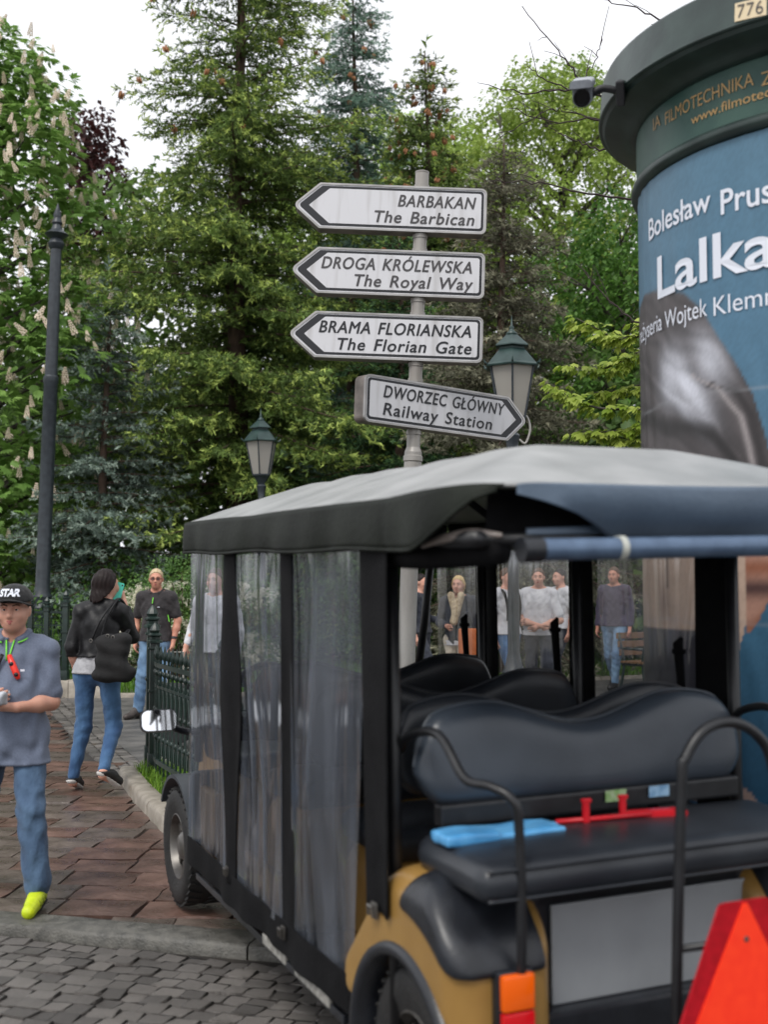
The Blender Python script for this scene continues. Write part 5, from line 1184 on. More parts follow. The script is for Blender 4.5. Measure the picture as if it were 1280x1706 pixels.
for p in V:
    x = p[0]/w*.10; z = .068+p[1]/.7*.034; k_ = 1/(1.05*bH/1.75); y = .104*math.sqrt(max(.05, 1-(x/.09)**2-((z-.045/k_)/.088)**2)); P.append(tuple(hp(0, -.012, 0)+np.array([-x, y+.004, z])))
me = bpy.data.meshes.new('lettering'); me.from_pydata(P, [], F); link('lettering', me, M_print_white, cap)
M_strapd = mat('olive_shoe_strap', srgb(110, 124, 14), .6)
for dz, dy in ((.075, .20), (.06, .235), (.047, .27)):
    m = MB(); m.tube([(-.19+.04*math.cos(a), dy+.0, .012+dz*.55+.036*math.sin(a)) for a in np.linspace(.15, math.pi-.15, 12)], .0055, 6); m.build('shoe_strap', M_strapd, boy, True)
# sunglasses hanging from the collar, chest mark
M_redg = mat('red_frame_plastic', srgb(226, 50, 36), .3)
m = MB(); m.tube([(-.015, .128, 1.185), (-.035, .15, 1.15), (-.06, .158, 1.10), (-.07, .158, 1.075)], [.012, .016, .017, .009], 8, smooth=3); sg_ = m.build('hanging_sunglasses', M_redg, boy, True)
for c_ in ((-.036, .164, 1.148), (-.062, .171, 1.098)): m = MB(); bm_ = bmesh.new(); bmesh.ops.create_uvsphere(bm_, u_segments=10, v_segments=8, radius=.011); m.bm(bm_, Matrix.Translation(c_)); m.build('lens', M_lens, sg_, True)
m = MB(); m.tube([(.02, .125, 1.19), (.038, .152, 1.14), (.045, .158, 1.09)], [.01, .016, .018], 8, smooth=3); m.build('dark_strap', M_bplast, boy, True)
m = MB(); m.box((-.098, .155, 1.112), (-.078, .158, 1.122)); m.build('chest_mark', M_print_white, boy)
wr = Field((-.12, .12, .86), (.12, .42, 1.12), .005); wr.rbox((-.045, .20, .955), (.05, .30, 1.025), .02); wr.warp(lambda x, y, z: .006*np.sin(x*90+z*70)+.005*np.sin(y*80-z*60))
o = link('food_wrapper', wr.mesh('food_wrapper'), mat('white_paper_wrapper', srgb(190, 194, 200), .6, srgb(160, 164, 172), 20), None, True); o.matrix_world = Matrix.Translation((-1.815, 5.92, .036)) @ Matrix.Rotation(math.pi, 4, 'Z'); tag(o, "crumpled white food wrapper in the boy's hands", 'wrapper')

# --- the woman walking away
woman, J, hp, HR, hd = person('person', 'woman in black leather jacket and jeans walking away, phone at her ear', (-2.14, 9.0, .036), R_(-6), 1.66,
    dict(pel=(.0, 0, .90), abd=(.01, .0, 1.03), chest=(.02, .0, 1.22), neck=(.035, .01, 1.39), head=(.055, .03, 1.535), hl=(-.09, 0, .87), kl=(-.115, .05, .48), al=(-.185, .02, .085), tl=(-.19, .16, .03), hr=(.09, 0, .87), kr=(.11, .07, .47), ar=(.125, -.20, .175), tr=(.185, -.10, .10),
         sl=(-.125, -.0, 1.325), el=(-.185, -.03, 1.07), wl=(-.19, .09, .86), sr=(.16, .0, 1.335), er=(.215, .15, 1.14), wr=(.155, .12, 1.40)),
    dict(girth=.84, limb=.88, trap=.78, headk=.97, yaw=-25, pants=M_denim2, hemr=.044, cuff=.05, pfold=.004, shirt=M_greyt, hem=-.03, sleeve=.3, jacket=M_leather, jsleeve=1.93, jhem=.10, shoes=M_shblk, sole=M_solew, flex=True, hair=M_hairb, style='long', hairline=.05, hdirr=(-.25, -.1, 1), hnorr=(-1, .1, -.1), curlr=.35, noface=True), .0085)
# phone and handbag
ph = empty('mobile_phone', (0, 0, 0)); ph.matrix_world = Matrix.Translation((-2.14, 9.0, .036)) @ Matrix.Rotation(R_(-6), 4, 'Z') @ Matrix.Translation((.125, .07, 1.478)) @ Matrix.Rotation(R_(-8), 4, 'X') @ Matrix.Rotation(R_(12), 4, 'Y') @ Matrix.Rotation(R_(18), 4, 'Z')
tag(ph, "mint green mobile phone held to the woman's ear", 'phone'); m = MB(); m.prism(rounded([(-.036, -.072), (.036, -.072), (.036, .072), (-.036, .072)], [.01]*4), -.005, .005, 'yz' if False else 'xz', .002); m.build('case', mat('mint_phone_case', srgb(70, 190, 168), .4), ph); m = MB(); m.lathe([(.006, 0), (.006, .002)], 12); o = m.build('camera_lens', M_lens, ph); o.location = (.022, -.006, .055); o.rotation_euler = (math.pi/2, 0, 0)
bagM = Matrix.Translation((-2.14, 9.0, .036)) @ Matrix.Rotation(R_(-6), 4, 'Z')
bag = empty('handbag'); bag.matrix_world = bagM; tag(bag, "large black shoulder bag on the woman's right side", 'handbag')
F_ = Field((-.1, -.36, .75), (.42, .12, 1.25), .008); F_.rbox((.07, -.27, .84), (.30, -.13, 1.16), .05); F_.cone((.08, -.19, 1.13), (.28, -.19, 1.13), .03, .03, .06); F_.cone((.07, -.19, .87), (.32, -.19, .89), .045, .045, .06); F_.warp(lambda x, y, z: .006*np.sin(x*38+z*22)+.005*np.sin(z*55+x*12)); F_.cut((-.35, 0, 1), 1.13, .02)
link('bag_body', F_.mesh('bag_body'), mat('black_suede', srgb(14, 14, 15), .85, srgb(22, 21, 22), 20, bump=.3, bscale=60), bag, True)
for dx, yy in ((-.02, -.21), (.03, -.16)):
    m = MB(); m.tube([(.05+dx, yy, 1.13), (.10+dx*.5, yy+.02, 1.28), (.15+dx*.3, -.085, 1.395), (.17, -.01, 1.425), (.19, .08, 1.36), (.22, -.0 if False else .09, 1.22), (.20+dx, yy+.06, 1.12)], .009, 8, smooth=5); m.build('strap', M_leather, bag, True)
for x, z in ((.035, 1.125), (.16, 1.16), (.2, 1.15)): m = MB(); m.tube([Vector((x+.012*math.cos(a), -.245, z+.012*math.sin(a))) for a in np.linspace(0, 2*math.pi, 13)], .004, 6, cap=False); m.build('ring', M_rim, bag, True)

# --- the man in the black polo
man, J, hp, HR, hd = person('person', 'man in black polo shirt and jeans standing by the fence post', (-2.66, 14.05, .03), R_(172), 1.73,
    dict(kl=(-.11, .03, .5), al=(-.03, .02, .085), tl=(-.04, .16, .03), kr=(.14, .05, .5), ar=(.2, .02, .085), tr=(.27, .15, .03), el=(-.255, -.02, 1.13), wl=(-.235, .07, .90), er=(.25, -.04, 1.13), wr=(.235, .04, .90)),
    dict(girth=1.03, yaw=14, skin=M_skin2, pants=M_denim3, hemr=.062, pfold=.008, shirt=M_blackpolo, sleeve=.7, hem=-.05, collar=M_blackpolo, shoes=M_shbrn, ankle=.04, sole=M_solek, hair=M_hairblond, hairline=.06, curll=.6, curlr=.5), .0095)
gl = empty('glasses', parent=man); m = MB()
for sg in (1, -1): m.tube([hp(sg*.031+.023*math.cos(a), .1, .003+.014*math.sin(a)) for a in np.linspace(0, 2*math.pi, 13)], .0026, 6, cap=False); m.tube([hp(sg*.054, .098, .008), hp(sg*.08, 0, .01)], .0025, 6)
m.tube([hp(-.008, .104, .006), hp(.008, .104, .006)], .0026, 6); m.build('frame', mat('dark_red_frame', srgb(96, 28, 26), .35), gl, True)
M_tl = glass_mat('tinted_lens', (.4, .33, .33, 1), .1)
for sg in (1, -1):
    m = MB(); c_ = [hp(sg*.031+.022*math.cos(a), .0995, .003+.013*math.sin(a)) for a in np.linspace(0, 2*math.pi, 13)[:-1]]; m.raw(c_, [tuple(range(12))]); m.build('lens', M_tl, gl)
w_ = J['wl']; m = MB(); m.tube([w_+np.array([0, -.01, .045]), w_+np.array([0, -.004, .022])], .037, 14); m.build('wristwatch', M_bplast, man, auto=40)
m = MB(); m.box((-.085, .128, 1.285), (-.055, .131, 1.292)); m.build('chest_mark', M_print_white, man); m = MB(); m.tube([(.0, .115, 1.40), (.004, .135, 1.33)], .005, 6); m.build('green_piping', M_lime, man); m = MB(); m.tube([(-.19, .1, 1.12), (-.175, .105, 1.2)], .005, 6); m.build('green_piping', M_lime, man)

# --- person pulling a trolley beyond the cart, only the hand and sleeve clear of it
p5, J, hp, HR, hd = person('person', 'person in white sleeve pulling a trolley case, half hidden behind the cart', (-1.62, 11.6, .03), R_(160), 1.7,
    dict(er=(.30, -.1, 1.10), wr=(.335, -.02, .945), el=(-.25, 0, 1.1)), dict(pants=M_dark, shirt=M_whitet, sleeve=1.75, hair=M_hairk, shoes=M_shblk, curlr=1.1, hdirr=(0, .3, -1)), .011)
tc_ = empty('trolley_case', (-2.02, 11.52, .03)); tag(tc_, 'dark trolley case with pale telescopic handle beside the fence', 'trolley case')
m = MB(); m.box((-.10, -.16, .06), (.16, .16, .60), .03); m.build('case', mat('dark_case_fabric', srgb(30, 32, 34), .7, srgb(44, 46, 48), 20), tc_, auto=50)
m = MB(); m.tube([(-.04, .0, .6), (-.04, .0, .9), (.1, .0, .9), (.1, .0, .6)], .012, 8); m.build('handle', M_cream, tc_)
for s in (-1, 1): m = MB(); m.lathe([(.05, -.02), (.05, .02)], 16); o = m.build('wheel', M_tyre, tc_, auto=40); o.location = (.03, s*.14, .05); o.rotation_euler = (math.pi/2, 0, 0)

# --- people on the path seen through the cart's windows
WP = 'people on the path beyond the cart'
a1 = person('person', 'blond woman in navy coat and pale scarf seen through the cart', (.92, 14.8, .03), R_(160), 1.66, dict(wr=(.1, .2, 1.05), er=(.24, .0, 1.08), kl=(-.1, .18, .5), al=(-.1, .14, .09), tl=(-.1, .28, .04), ar=(.1, -.2, .12), tr=(.1, -.08, .03)), dict(girth=1.05, yaw=0, pants=M_beige, shirt=M_whitet, hem=-.1, sleeve=.3, jacket=M_navy, jhem=-.1, hair=M_hairy, style='bob', shoes=M_shblk, noface=False), .0125, WP)[0]
F_ = Field((-.2, .0, 1.0), (.2, .3, 1.5), .009); F_.cone((-.06, .1, 1.42), (.02, .15, 1.1), .045, .05, .03); F_.cone((.07, .1, 1.42), (.0, .15, 1.2), .045, .04, .03); link('scarf', F_.mesh('scarf'), fabric('pale_scarf', (196, 180, 150), (150, 130, 104), 30), a1, True)
ob = empty('orange_bag', (0, 0, 0)); ob.matrix_world = Matrix.Translation((.92, 14.8, .03)); tag(ob, 'orange tote bag beside the blond woman', 'bag'); m = MB(); m.box((-.02, -.30, .70), (.22, -.16, 1.02), .03); m.build('bag_body', mat('orange_leather', srgb(196, 104, 46), .5, srgb(176, 88, 36), 10), ob, auto=50); m = MB(); m.tube([(.03, -.23, 1.02), (.07, -.2, 1.2), (.13, -.2, 1.2), (.17, -.23, 1.02)], .008, 6, smooth=4); m.build('handle', M_dark, ob, True)
a2 = person('person', 'person in white shirt with backpack straps beside the black window band', (1.55, 15.2, .03), R_(215), 1.76, dict(wl=(-.1, .2, 1.1), el=(-.24, .0, 1.1), kr=(.1, .2, .5), ar=(.1, .2, .1), tr=(.1, .34, .04), al=(-.1, -.2, .14)), dict(girth=.95, pants=M_denim2, shirt=M_whitet, hair=M_hairk, shoes=M_shblk), .0125, WP)[0]
for s in (1, -1): m = MB(); m.tube([(s*.09, .13, 1.1), (s*.105, .14, 1.3), (s*.115, .06, 1.475), (s*.11, -.1, 1.44)], .018, 8, smooth=4); m.build('backpack_strap', M_canvas, a2, True)
m = MB(); m.box((-.16, -.34, 1.0), (.16, -.13, 1.46), .05); m.build('backpack', M_canvas, a2, auto=50)
a3 = person('person', 'broad man in loose white shirt in the middle of the cart window', (2.06, 16.0, .03), R_(168), 1.77, dict(wr=(-.02, .26, 1.02), er=(.27, .06, 1.08), wl=(-.02, .24, 1.0), el=(-.28, .05, 1.08), kl=(-.12, .2, .52), al=(-.12, .12, .1), tl=(-.12, .27, .04)), dict(girth=1.18, limb=1.1, pants=M_dark, shirt=M_whitet, hem=-.08, sleeve=.8, hair=M_hairk, shoes=M_shblk), .0125, WP)[0]
a4 = person('person', 'person in white top partly behind the broad man', (2.50, 17.0, .03), R_(120), 1.78, dict(kl=(-.1, .2, .5), al=(-.1, .18, .1), tl=(-.1, .32, .04)), dict(girth=.98, pants=M_dark, shirt=M_whitet, hair=M_hairb, shoes=M_shblk), .0125, WP)[0]
a5 = person('person', 'man in dark purple top and jeans crossing the path behind the cart', (3.45, 18.0, .03), R_(150), 1.82, dict(kl=(-.1, .22, .53), al=(-.06, .2, .1), tl=(-.05, .36, .05), kr=(.1, -.03, .5), ar=(.1, -.25, .15), tr=(.1, -.12, .05)), dict(girth=1.05, skin=M_skin2, pants=M_denim3, shirt=M_purple, sleeve=1.8, hem=-.05, hair=M_hairk, shoes=M_shblk), .0125, WP)[0]
a6 = person('person', 'person in dark jacket at the left end of the cart window', (.50, 16.5, .03), R_(240), 1.70, dict(wl=(-.2, .26, 1.05), kr=(.1, .2, .5), ar=(.1, .2, .1), tr=(.1, .34, .04)), dict(pants=M_dark, shirt=M_navy, sleeve=1.8, hair=M_hairb, shoes=M_shblk), .0125, WP)[0]
# park bench end beyond
pb = empty('park_bench', (3.75, 17.3, .03), R_(35)); tag(pb, 'park bench with black scrolled iron ends on the path', 'bench'); M_wood = mat('bench_wood', srgb(92, 66, 44), .6, srgb(116, 86, 58), 8, stretch=(1, 8, 8))
for x in (0, 1.5):
    m = MB(); m.tube([(x, .5, 0), (x, .42, .4), (x, .52, .85)], .022, 8, smooth=4); m.tube([(x, 0, 0), (x, .05, .4), (x, .02, .62), (x, -.06, .66), (x, -.07, .58), (x, -.02, .57)], .02, 8, smooth=5); m.tube([(x, .02, .4), (x, .45, .4)], .022, 8); m.tube([(x, .02, .62), (x, .47, .62)], .018, 8); m.build('iron_end', M_iron, pb, True)
for k in range(4): m = MB(); m.box((-.05, .02+k*.11, .415), (1.55, .11+k*.11, .445), .006); m.build('seat_slat', M_wood, pb)
for k in range(3): m = MB(); m.box((-.05, .44+k*.03, .52+k*.12), (1.55, .465+k*.03, .61+k*.12), .006); m.build('back_slat', M_wood, pb)
# ------------------------------------------------------------------ trees and shrubs
M_needle = leaf_mat('conifer_needles', .6, .22, .25); M_leaf = leaf_mat('broad_leaves', .5, .4, .35)
M_bark = mat('brown_bark', srgb(64, 50, 42), .9, srgb(92, 74, 62), 9, 8, bump=.6, bscale=30, stretch=(1, 1, .3)); M_barkg = mat('grey_bark', srgb(62, 58, 52), .9, srgb(88, 82, 74), 9, 8, bump=.6, bscale=30, stretch=(1, 1, .3))
M_cone = mat('ripe_spruce_cone', srgb(150, 98, 64), .7, srgb(178, 126, 88), 30)
lin = lambda c: np.array(srgb(*c)[:3])
def unit(v): return v/np.maximum(np.linalg.norm(v, axis=-1, keepdims=True), 1e-9)

def shoots_mesh(P, D, L, W, C, r, name, k=6):
    """needle shoots: k pointed blades set around each axis"""
    n = len(P); D = unit(D); a = unit(np.cross(D, np.array([0.13, 0.27, 1.0]))); b = np.cross(D, a)
    V = np.empty((n, k, 3, 3), np.float32)
    for i in range(k):
        t = (i+.5)/k; ang = i*2.4+r.uniform(0, 6.28, n); rad = a*np.cos(ang)[:, None]+b*np.sin(ang)[:, None]
        base = P+D*(L*t*.8)[:, None]; tan = np.cross(D, rad)
        V[:, i, 0] = base-D*(L*.11)[:, None]-tan*(W*.11)[:, None]; V[:, i, 1] = base+D*(L*.11)[:, None]+tan*(W*.11)[:, None]
        V[:, i, 2] = base+rad*W[:, None]*r.uniform(.7, 1.15, n)[:, None]*.85+D*(L*.36)[:, None]
    cc = np.repeat(C, k*3, 0); F = np.arange(n*k*3).reshape(-1, 3)
    return np_mesh(name, V.reshape(-1, 3), F, cc)

def spruce(loc, H, Rb, z0, label, c_old, c_new, c_tip, seed, whorl=.36, nb=6, droop=.25, tip_amt=.5, dens=1.0, power=.75, gap=.0, cones=0, keep=None, cone_top=.55, wscale=1.0, kblades=8):
    r = np.random.default_rng(seed); root = empty('spruce_tree', loc); tag(root, label, 'tree')
    m = MB(); rt0 = H*.008+.04; P = [(.05*math.sin(z*.7+seed), .05*math.cos(z*.5+seed), z) for z in np.linspace(-.1, H, 24)]; m.tube(P, list(np.linspace(rt0*1.35, .015, 24)), 12); m.build('trunk', M_bark, root, True)
    SP, SD, SL, SC, bm_ = [], [], [], [], MB(); tips = []
    z = z0
    while z < H-.15:
        f = 1-(z-z0*.6)/(H-z0*.6); Lmax = Rb*max(.02, f)**power
        for b in range(nb):
            if r.random() < gap+(.30 if gap >= .04 and f < .42 else 0): continue
            az = r.uniform(0, 6.283); L = Lmax*r.uniform(.62, 1.12)*(1+.18*math.sin(az*2+seed+z)); zz = z+r.uniform(-.5, .5)*whorl
            if L < .08: L = .08
            up0 = .35*(1-f)+.02; n = max(3, int(L/.22)); t = np.linspace(0, 1, n+1); h = L*t
            dz = L*(up0*t-droop*(1.35*t*t-.62*t**4)*(1+.5*r.random()))
            bend = r.normal(0, .12); a_ = az+bend*t; X = np.stack([h*np.cos(a_), h*np.sin(a_), zz+dz], 1)
            bm_.tube([tuple(x) for x in X], [max(.006, .018*L**.6), .004], 5, False)
            side0 = np.array([-math.sin(az), math.cos(az), 0])
            step = .15/dens; nt = max(2, int(L/step)); ts = np.linspace(.06, 1, nt)
            for q in ts:
                p = np.array([np.interp(q, t, X[:, i]) for i in range(3)]); d0 = unit(np.array([np.interp(min(1, q+.05), t, X[:, i])-np.interp(max(0, q-.05), t, X[:, i]) for i in range(3)]))
                for sg in (1, -1):
                    tl = min(.75, .12+.34*L*(1-q)**.8+.10)*r.uniform(.55, 1.15)*(.65+.35*min(1, q*3))
                    td = unit(d0*.75+side0*sg*r.uniform(.6, 1.1)+np.array([0, 0, r.normal(-.12, .16)])); ns = max(1, int(tl/(.085/dens)))
                    s_ = (np.arange(ns)+r.random(ns)*.5)/ns; pts = p+td*(tl*s_)[:, None]; pts[:, 2] -= .35*tl*s_**2*(.5+droop)
                    dd = unit(td+r.normal(0, .38, (ns, 3))+np.array([0, 0, -.10]))
                    SP.append(pts); SD.append(dd); SL.append(np.full(ns, .115)*r.uniform(.7, 1.25, ns))
                    e = np.clip(s_*.55+q*.55, 0, 1); tp = (r.random(ns) < tip_amt*e**2)[:, None]; v = r.uniform(.65, 1.3)*r.uniform(.75, 1.25, (ns, 1)); mixv = r.random((ns, 1))*.6+.4*e[:, None]
                    SC.append(np.where(tp, c_tip*r.uniform(.75, 1.15, (ns, 1)), (c_old*(1-mixv)+c_new*mixv)*v))
            if z > H*cone_top: tips.append(X[-1]); tips.append(X[len(X)*2//3])
            SP.append(X[-1:]); SD.append(unit(X[-1:]-X[-2:-1])); SL.append(np.array([.14])); SC.append(c_tip[None])
        z += whorl*(.75+.5*r.random())*(1 if f > .3 else .7)
    SP.append(np.array([[0, 0, H]])); SD.append(np.array([[0, 0, 1.]])); SL.append(np.array([.3])); SC.append(c_new[None])
    P = np.concatenate(SP); D = np.concatenate(SD); L = np.concatenate(SL); C = np.concatenate(SC)
    crown = link('crown', shoots_mesh(P, D, L*wscale, L*.50*wscale, C, r, 'crown', kblades), M_needle, root); crown['kind'] = 'stuff'
    bm_.build('branches', M_bark, root, True)['kind'] = 'stuff'
    if cones:
        mb = MB()
        for k in range(4): a = k*1.7; mb.lathe([(.004, 0), (.02, -.02), (.027, -.06), (.022, -.11), (.006, -.14)], 6, (.035*math.cos(a), .035*math.sin(a), -.01*k))
        c0 = mb.build('cone_cluster', M_cone, root, True); r.shuffle(tips)
        for k, tpos in enumerate(tips[:cones]):
            o = c0 if k == 0 else c0.copy()
            if k: COL.objects.link(o); o.parent = root
            o.location = tpos+np.array([0, 0, -.03]); o.rotation_euler = (r.normal(0, .3), r.normal(0, .3), r.uniform(0, 6)); o.scale = (r.uniform(.8, 1.15),)*3
    return root, len(P)

def leaves_mesh(P, N, S, C, r, name, asp=.62, fold=.25, tipdrop=.2, shape='leaf'):
    """leaves: two-sided folded blades; N = direction of the leaf's length"""
    n = len(P); N = unit(N); a = unit(np.cross(N, r.normal(0, 1, (n, 3)) * .55+np.array([0, 0, 1.0]))); b = np.cross(a, N); s = S[:, None]
    base = P; tip = P+N*s-np.array([0, 0, 1])*s*tipdrop; m = P+N*s*.52+b*s*0.0
    l = m+a*s*asp*.5+b*s*fold*.3; rr = m-a*s*asp*.5+b*s*fold*.3
    V = np.stack([base, l, tip, rr], 1).reshape(-1, 3); k = np.arange(n)[:, None]*4
    F = np.concatenate([k+[0, 1, 2], k+[0, 2, 3]]); return np_mesh(name, V, F, np.repeat(C, 4, 0))

def palmate(P, N, U, S, C, r, name, nl=7, spread=2.4, asp=.34, drop=.35):
    """palmate leaves (chestnut, maple): nl leaflets fanned round each leaf point"""
    n = len(P); N = unit(N); a = unit(np.cross(N, U)); Vs = []
    for i in range(nl):
        t = (i/(nl-1)-.5)*spread; d = unit(N*math.cos(t)+a*math.sin(t)-np.array([0, 0, drop])*(.6+.4*abs(math.cos(t)))); s = (S*(1-.35*abs(t)/spread*2))[:, None]; w = unit(np.cross(d, U))
        m = P+d*s*.58; Vs.append(np.stack([P, m+w*s*asp*.5, P+d*s-np.array([0, 0, .12])*s, m-w*s*asp*.5], 1))
    V = np.concatenate(Vs, 1).reshape(-1, 3); k = np.arange(n*nl)[:, None]*4; F = np.concatenate([k+[0, 1, 2], k+[0, 2, 3]]); return np_mesh(name, V, F, np.repeat(C, 4*nl, 0))

def crown_points(r, clumps, per, shell=.55):
    """points through lumpy clumps (x,y,z,rad): denser toward the outside and top of each clump"""
    P, O, K = [], [], []
    for i, (x, y, z, q) in enumerate(clumps):
        n = int(per*q*q); d = unit(r.normal(0, 1, (n, 3))+np.array([0, 0, .25])); rad = q*(shell+(1-shell)*r.random(n)**.5)[:, None]*(1+.18*np.sin(d[:, :1]*7+i)+.14*np.sin(d[:, 2:]*9+2*i)); P.append(np.array([x, y, z])+d*rad*np.array([1, 1, .72])); O.append(d); K.append(np.full(n, i))
    return np.concatenate(P), np.concatenate(O), np.concatenate(K)

def broad_tree(loc, H, trunk_r, clumps, per, size, cols, label, seed, name='leafy_tree', bark=None, asp=.62, cat='tree', limbs=True, shell=.55):
    r = np.random.default_rng(seed); root = empty(name, loc); tag(root, label, cat)
    zt = min(c[2] for c in clumps); m = MB()
    m.tube([(0, 0, -.1), (.05, .03, zt*.5), (-.03, .04, zt), (0, 0, H*.75)], [trunk_r*1.3, trunk_r, trunk_r*.85, trunk_r*.3], 12, smooth=5)
    m.build('trunk', bark or M_barkg, root, True)
    if limbs:
        m = MB()
        for x, y, z, q in clumps:
            zb = max(zt*.6, z-.45*math.hypot(x, y)-.6); m.tube([(0, 0, zb), (x*.5, y*.5, zb+(z-zb)*.62), (x, y, z)], [trunk_r*.4, trunk_r*.22, .012], 6, False, smooth=4)
            for k in range(5): d = r.normal(0, 1, 3); d = d/np.linalg.norm(d)*q*.8; m.tube([(x*.8, y*.8, zb+(z-zb)*.85), (x+d[0]*.5, y+d[1]*.5, z+d[2]*.4), (x+d[0], y+d[1], z+d[2]*.7)], [.02, .012, .005], 4, False)
        m.build('limbs', bark or M_barkg, root, True)['kind'] = 'stuff'
    P, O, K = crown_points(r, clumps, per, shell); n = len(P)
    kt = r.uniform(0, 1, len(clumps))[K]; t = np.clip(.55*kt+.45*r.random(n), 0, 1)[:, None]; C = (np.array(cols[0])*(1-t)+np.array(cols[1])*t)*r.uniform(.75, 1.25, (n, 1))
    N = unit(O*np.array([1, 1, .25])+r.normal(0, .6, (n, 3))-np.array([0, 0, .35]))
    cr = link('crown', leaves_mesh(P, N, size*r.uniform(.65, 1.3, n), C, r, 'crown', asp), M_leaf, root); cr['kind'] = 'stuff'
    return root, n

def clumps_ball(r, n, R, H0, H1, q0, q1, prof=None):
    out = []
    for i in range(n):
        z = H0+(H1-H0)*(i+.5)/n; f = (z-H0)/(H1-H0); rad = R*(math.sin(math.pi*(.12+.8*f))**.6 if prof is None else prof(f)); a = i*2.39996+r.uniform(-.3, .3); d = rad*math.sqrt(r.uniform(.25, 1)); q = r.uniform(q0, q1); out.append((d*math.cos(a), d*math.sin(a), z, q))
    return out

g_old, g_new, g_tip = lin((74, 94, 52)), lin((114, 138, 68)), lin((172, 190, 100))
b_old, b_new, b_tip = lin((84, 108, 94)), lin((120, 148, 132)), lin((150, 176, 158))
y_old, y_new, y_tip = lin((84, 84, 70)), lin((114, 114, 94)), lin((138, 136, 114))
spruce((-3.05, 24.5, .05), 19.5, 4.5, .6, 'tall loose spruce with bright new tips filling the left centre', g_old, g_new, g_tip, 11, .36, 8, .26, .5, 1.0, .66, .04, 70, wscale=1.5, kblades=6)
spruce((-.74, 29.5, .05), 17.3, 3.0, 1.5, 'blue-green spruce rising behind the top sign', b_old, b_new, b_tip, 12, .33, 7, .4, .3, .95, .66, .02, 30, cone_top=.45, wscale=1.5, kblades=6)
spruce((1.0, 27.5, .05), 14.1, 3.0, 1.2, 'slim spruce hung with orange cones right of the pole', g_old*.9, g_new*.9, g_tip*.8, 13, .32, 7, .32, .3, .95, .66, 0, 120, cone_top=.5, wscale=1.5, kblades=6)
spruce((2.05, 20.5, .05), 9.3, 2.25, .8, 'grey-brown ageing spruce behind the right lantern', y_old, y_new, y_tip, 14, .28, 7, .3, .25, 1.0, .6, .02, wscale=1.4, kblades=6)
spruce((-5.2, 22.3, .05), 7.4, 2.3, .4, 'low silver-blue spruce between the tall post and the big spruce', lin((84, 100, 92)), lin((132, 150, 138)), lin((164, 180, 166)), 15, .34, 6, .22, .4, 1.0, .7, 0, wscale=1.2)
spruce((.3, 23.5, .05), 8.6, 2.6, .4, 'dark green young spruce behind the lower signs', lin((46, 70, 50)), lin((74, 106, 66)), lin((112, 146, 84)), 16, .34, 6, .3, .3, .95, .66, 0, wscale=1.2)
rr_ = np.random.default_rng(5)
cl = clumps_ball(rr_, 46, 2.75, 4.5, 15.0, .8, 1.4); broad_tree((4.75, 31.5, .05), 15, .25, cl, 1000, .125, (lin((112, 142, 58)), lin((178, 196, 104))), 'bright yellow-green broadleaf tree left of the column', 31)
cl = clumps_ball(rr_, 30, 2.6, 1.0, 9.0, .8, 1.3); broad_tree((5.0, 25.0, .05), 9, .2, cl, 800, .125, (lin((56, 92, 40)), lin((102, 142, 62))), 'deep green maple below the bright tree beside the column', 32)
cl = clumps_ball(rr_, 30, 2.5, 6, 16.0, .9, 1.4); broad_tree((1.2, 38, .05), 17, .25, cl, 620, .17, (lin((120, 150, 66)), lin((172, 196, 102))), 'light green tree behind the cone-hung spruce', 33)
cl = clumps_ball(rr_, 26, 2.4, 5, 14.6, .9, 1.4); broad_tree((-2.9, 37, .05), 15, .25, cl, 620, .17, (lin((120, 150, 66)), lin((172, 196, 102))), 'light green tree glimpsed between the two tall spruces', 34)
cl = clumps_ball(rr_, 24, 1.0, 9, 17.6, .7, 1.1); broad_tree((-10.3, 41, .05), 18, .3, cl, 260, .24, (lin((50, 28, 30)), lin((84, 50, 48))), 'dark purple copper beech top beyond the chestnut', 35)
for i, (x, y, h, sd_) in enumerate([(-10, 33, 9, 41), (-6.9, 33, 12.6, 42), (-1.2, 35.5, 10, 43), (2.6, 33, 9, 44), (7.4, 33, 10, 45), (9.2, 26.5, 9.5, 46), (6.6, 23.5, 6.5, 47), (11, 32, 12, 48)]):
    cl = clumps_ball(rr_, 22, 2.5, .6, h, 1.0, 1.6)
    broad_tree((x, y, .05), h, .2, cl, 160, .28, (lin((66, 92, 48)), lin((110, 138, 72))), ['dark broadleaf tree deep behind the chestnut', 'dark broadleaf tree deep behind the silver-blue spruce', 'dark broadleaf tree deep behind the left centre spruce', 'dark broadleaf tree deep behind the ageing spruce', 'dark broadleaf tree deep behind the column', 'dark broadleaf tree beyond the man in purple', 'small dark broadleaf tree right of the maple', 'tall broadleaf tree hidden behind the column'][i], sd_, limbs=False)

# the wood closing the view far behind, one unbroken mass
r = np.random.default_rng(101); n = 24000; X = r.uniform(-26, 26, n); top = 9.2+1.3*np.sin(X*.55)+.8*np.sin(X*1.7+1)+.5*np.sin(X*4.1)
P = np.column_stack([X, 46+r.uniform(-1.6, 1.6, n), np.minimum(top, 11)*r.random(n)**.8]); t = r.random((n, 1)); C = (lin((56, 80, 42))*(1-t)+lin((98, 126, 64))*t)*r.uniform(.75, 1.25, (n, 1))
o = link('far_wood', leaves_mesh(P, r.normal(0, 1, (n, 3))-np.array([0, .3, .3]), .5*r.uniform(.6, 1.3, n), C, r, 'far_wood', .75), M_leaf); tag(o, 'unbroken green wood closing the view far behind the trees', 'wood', kind='stuff')

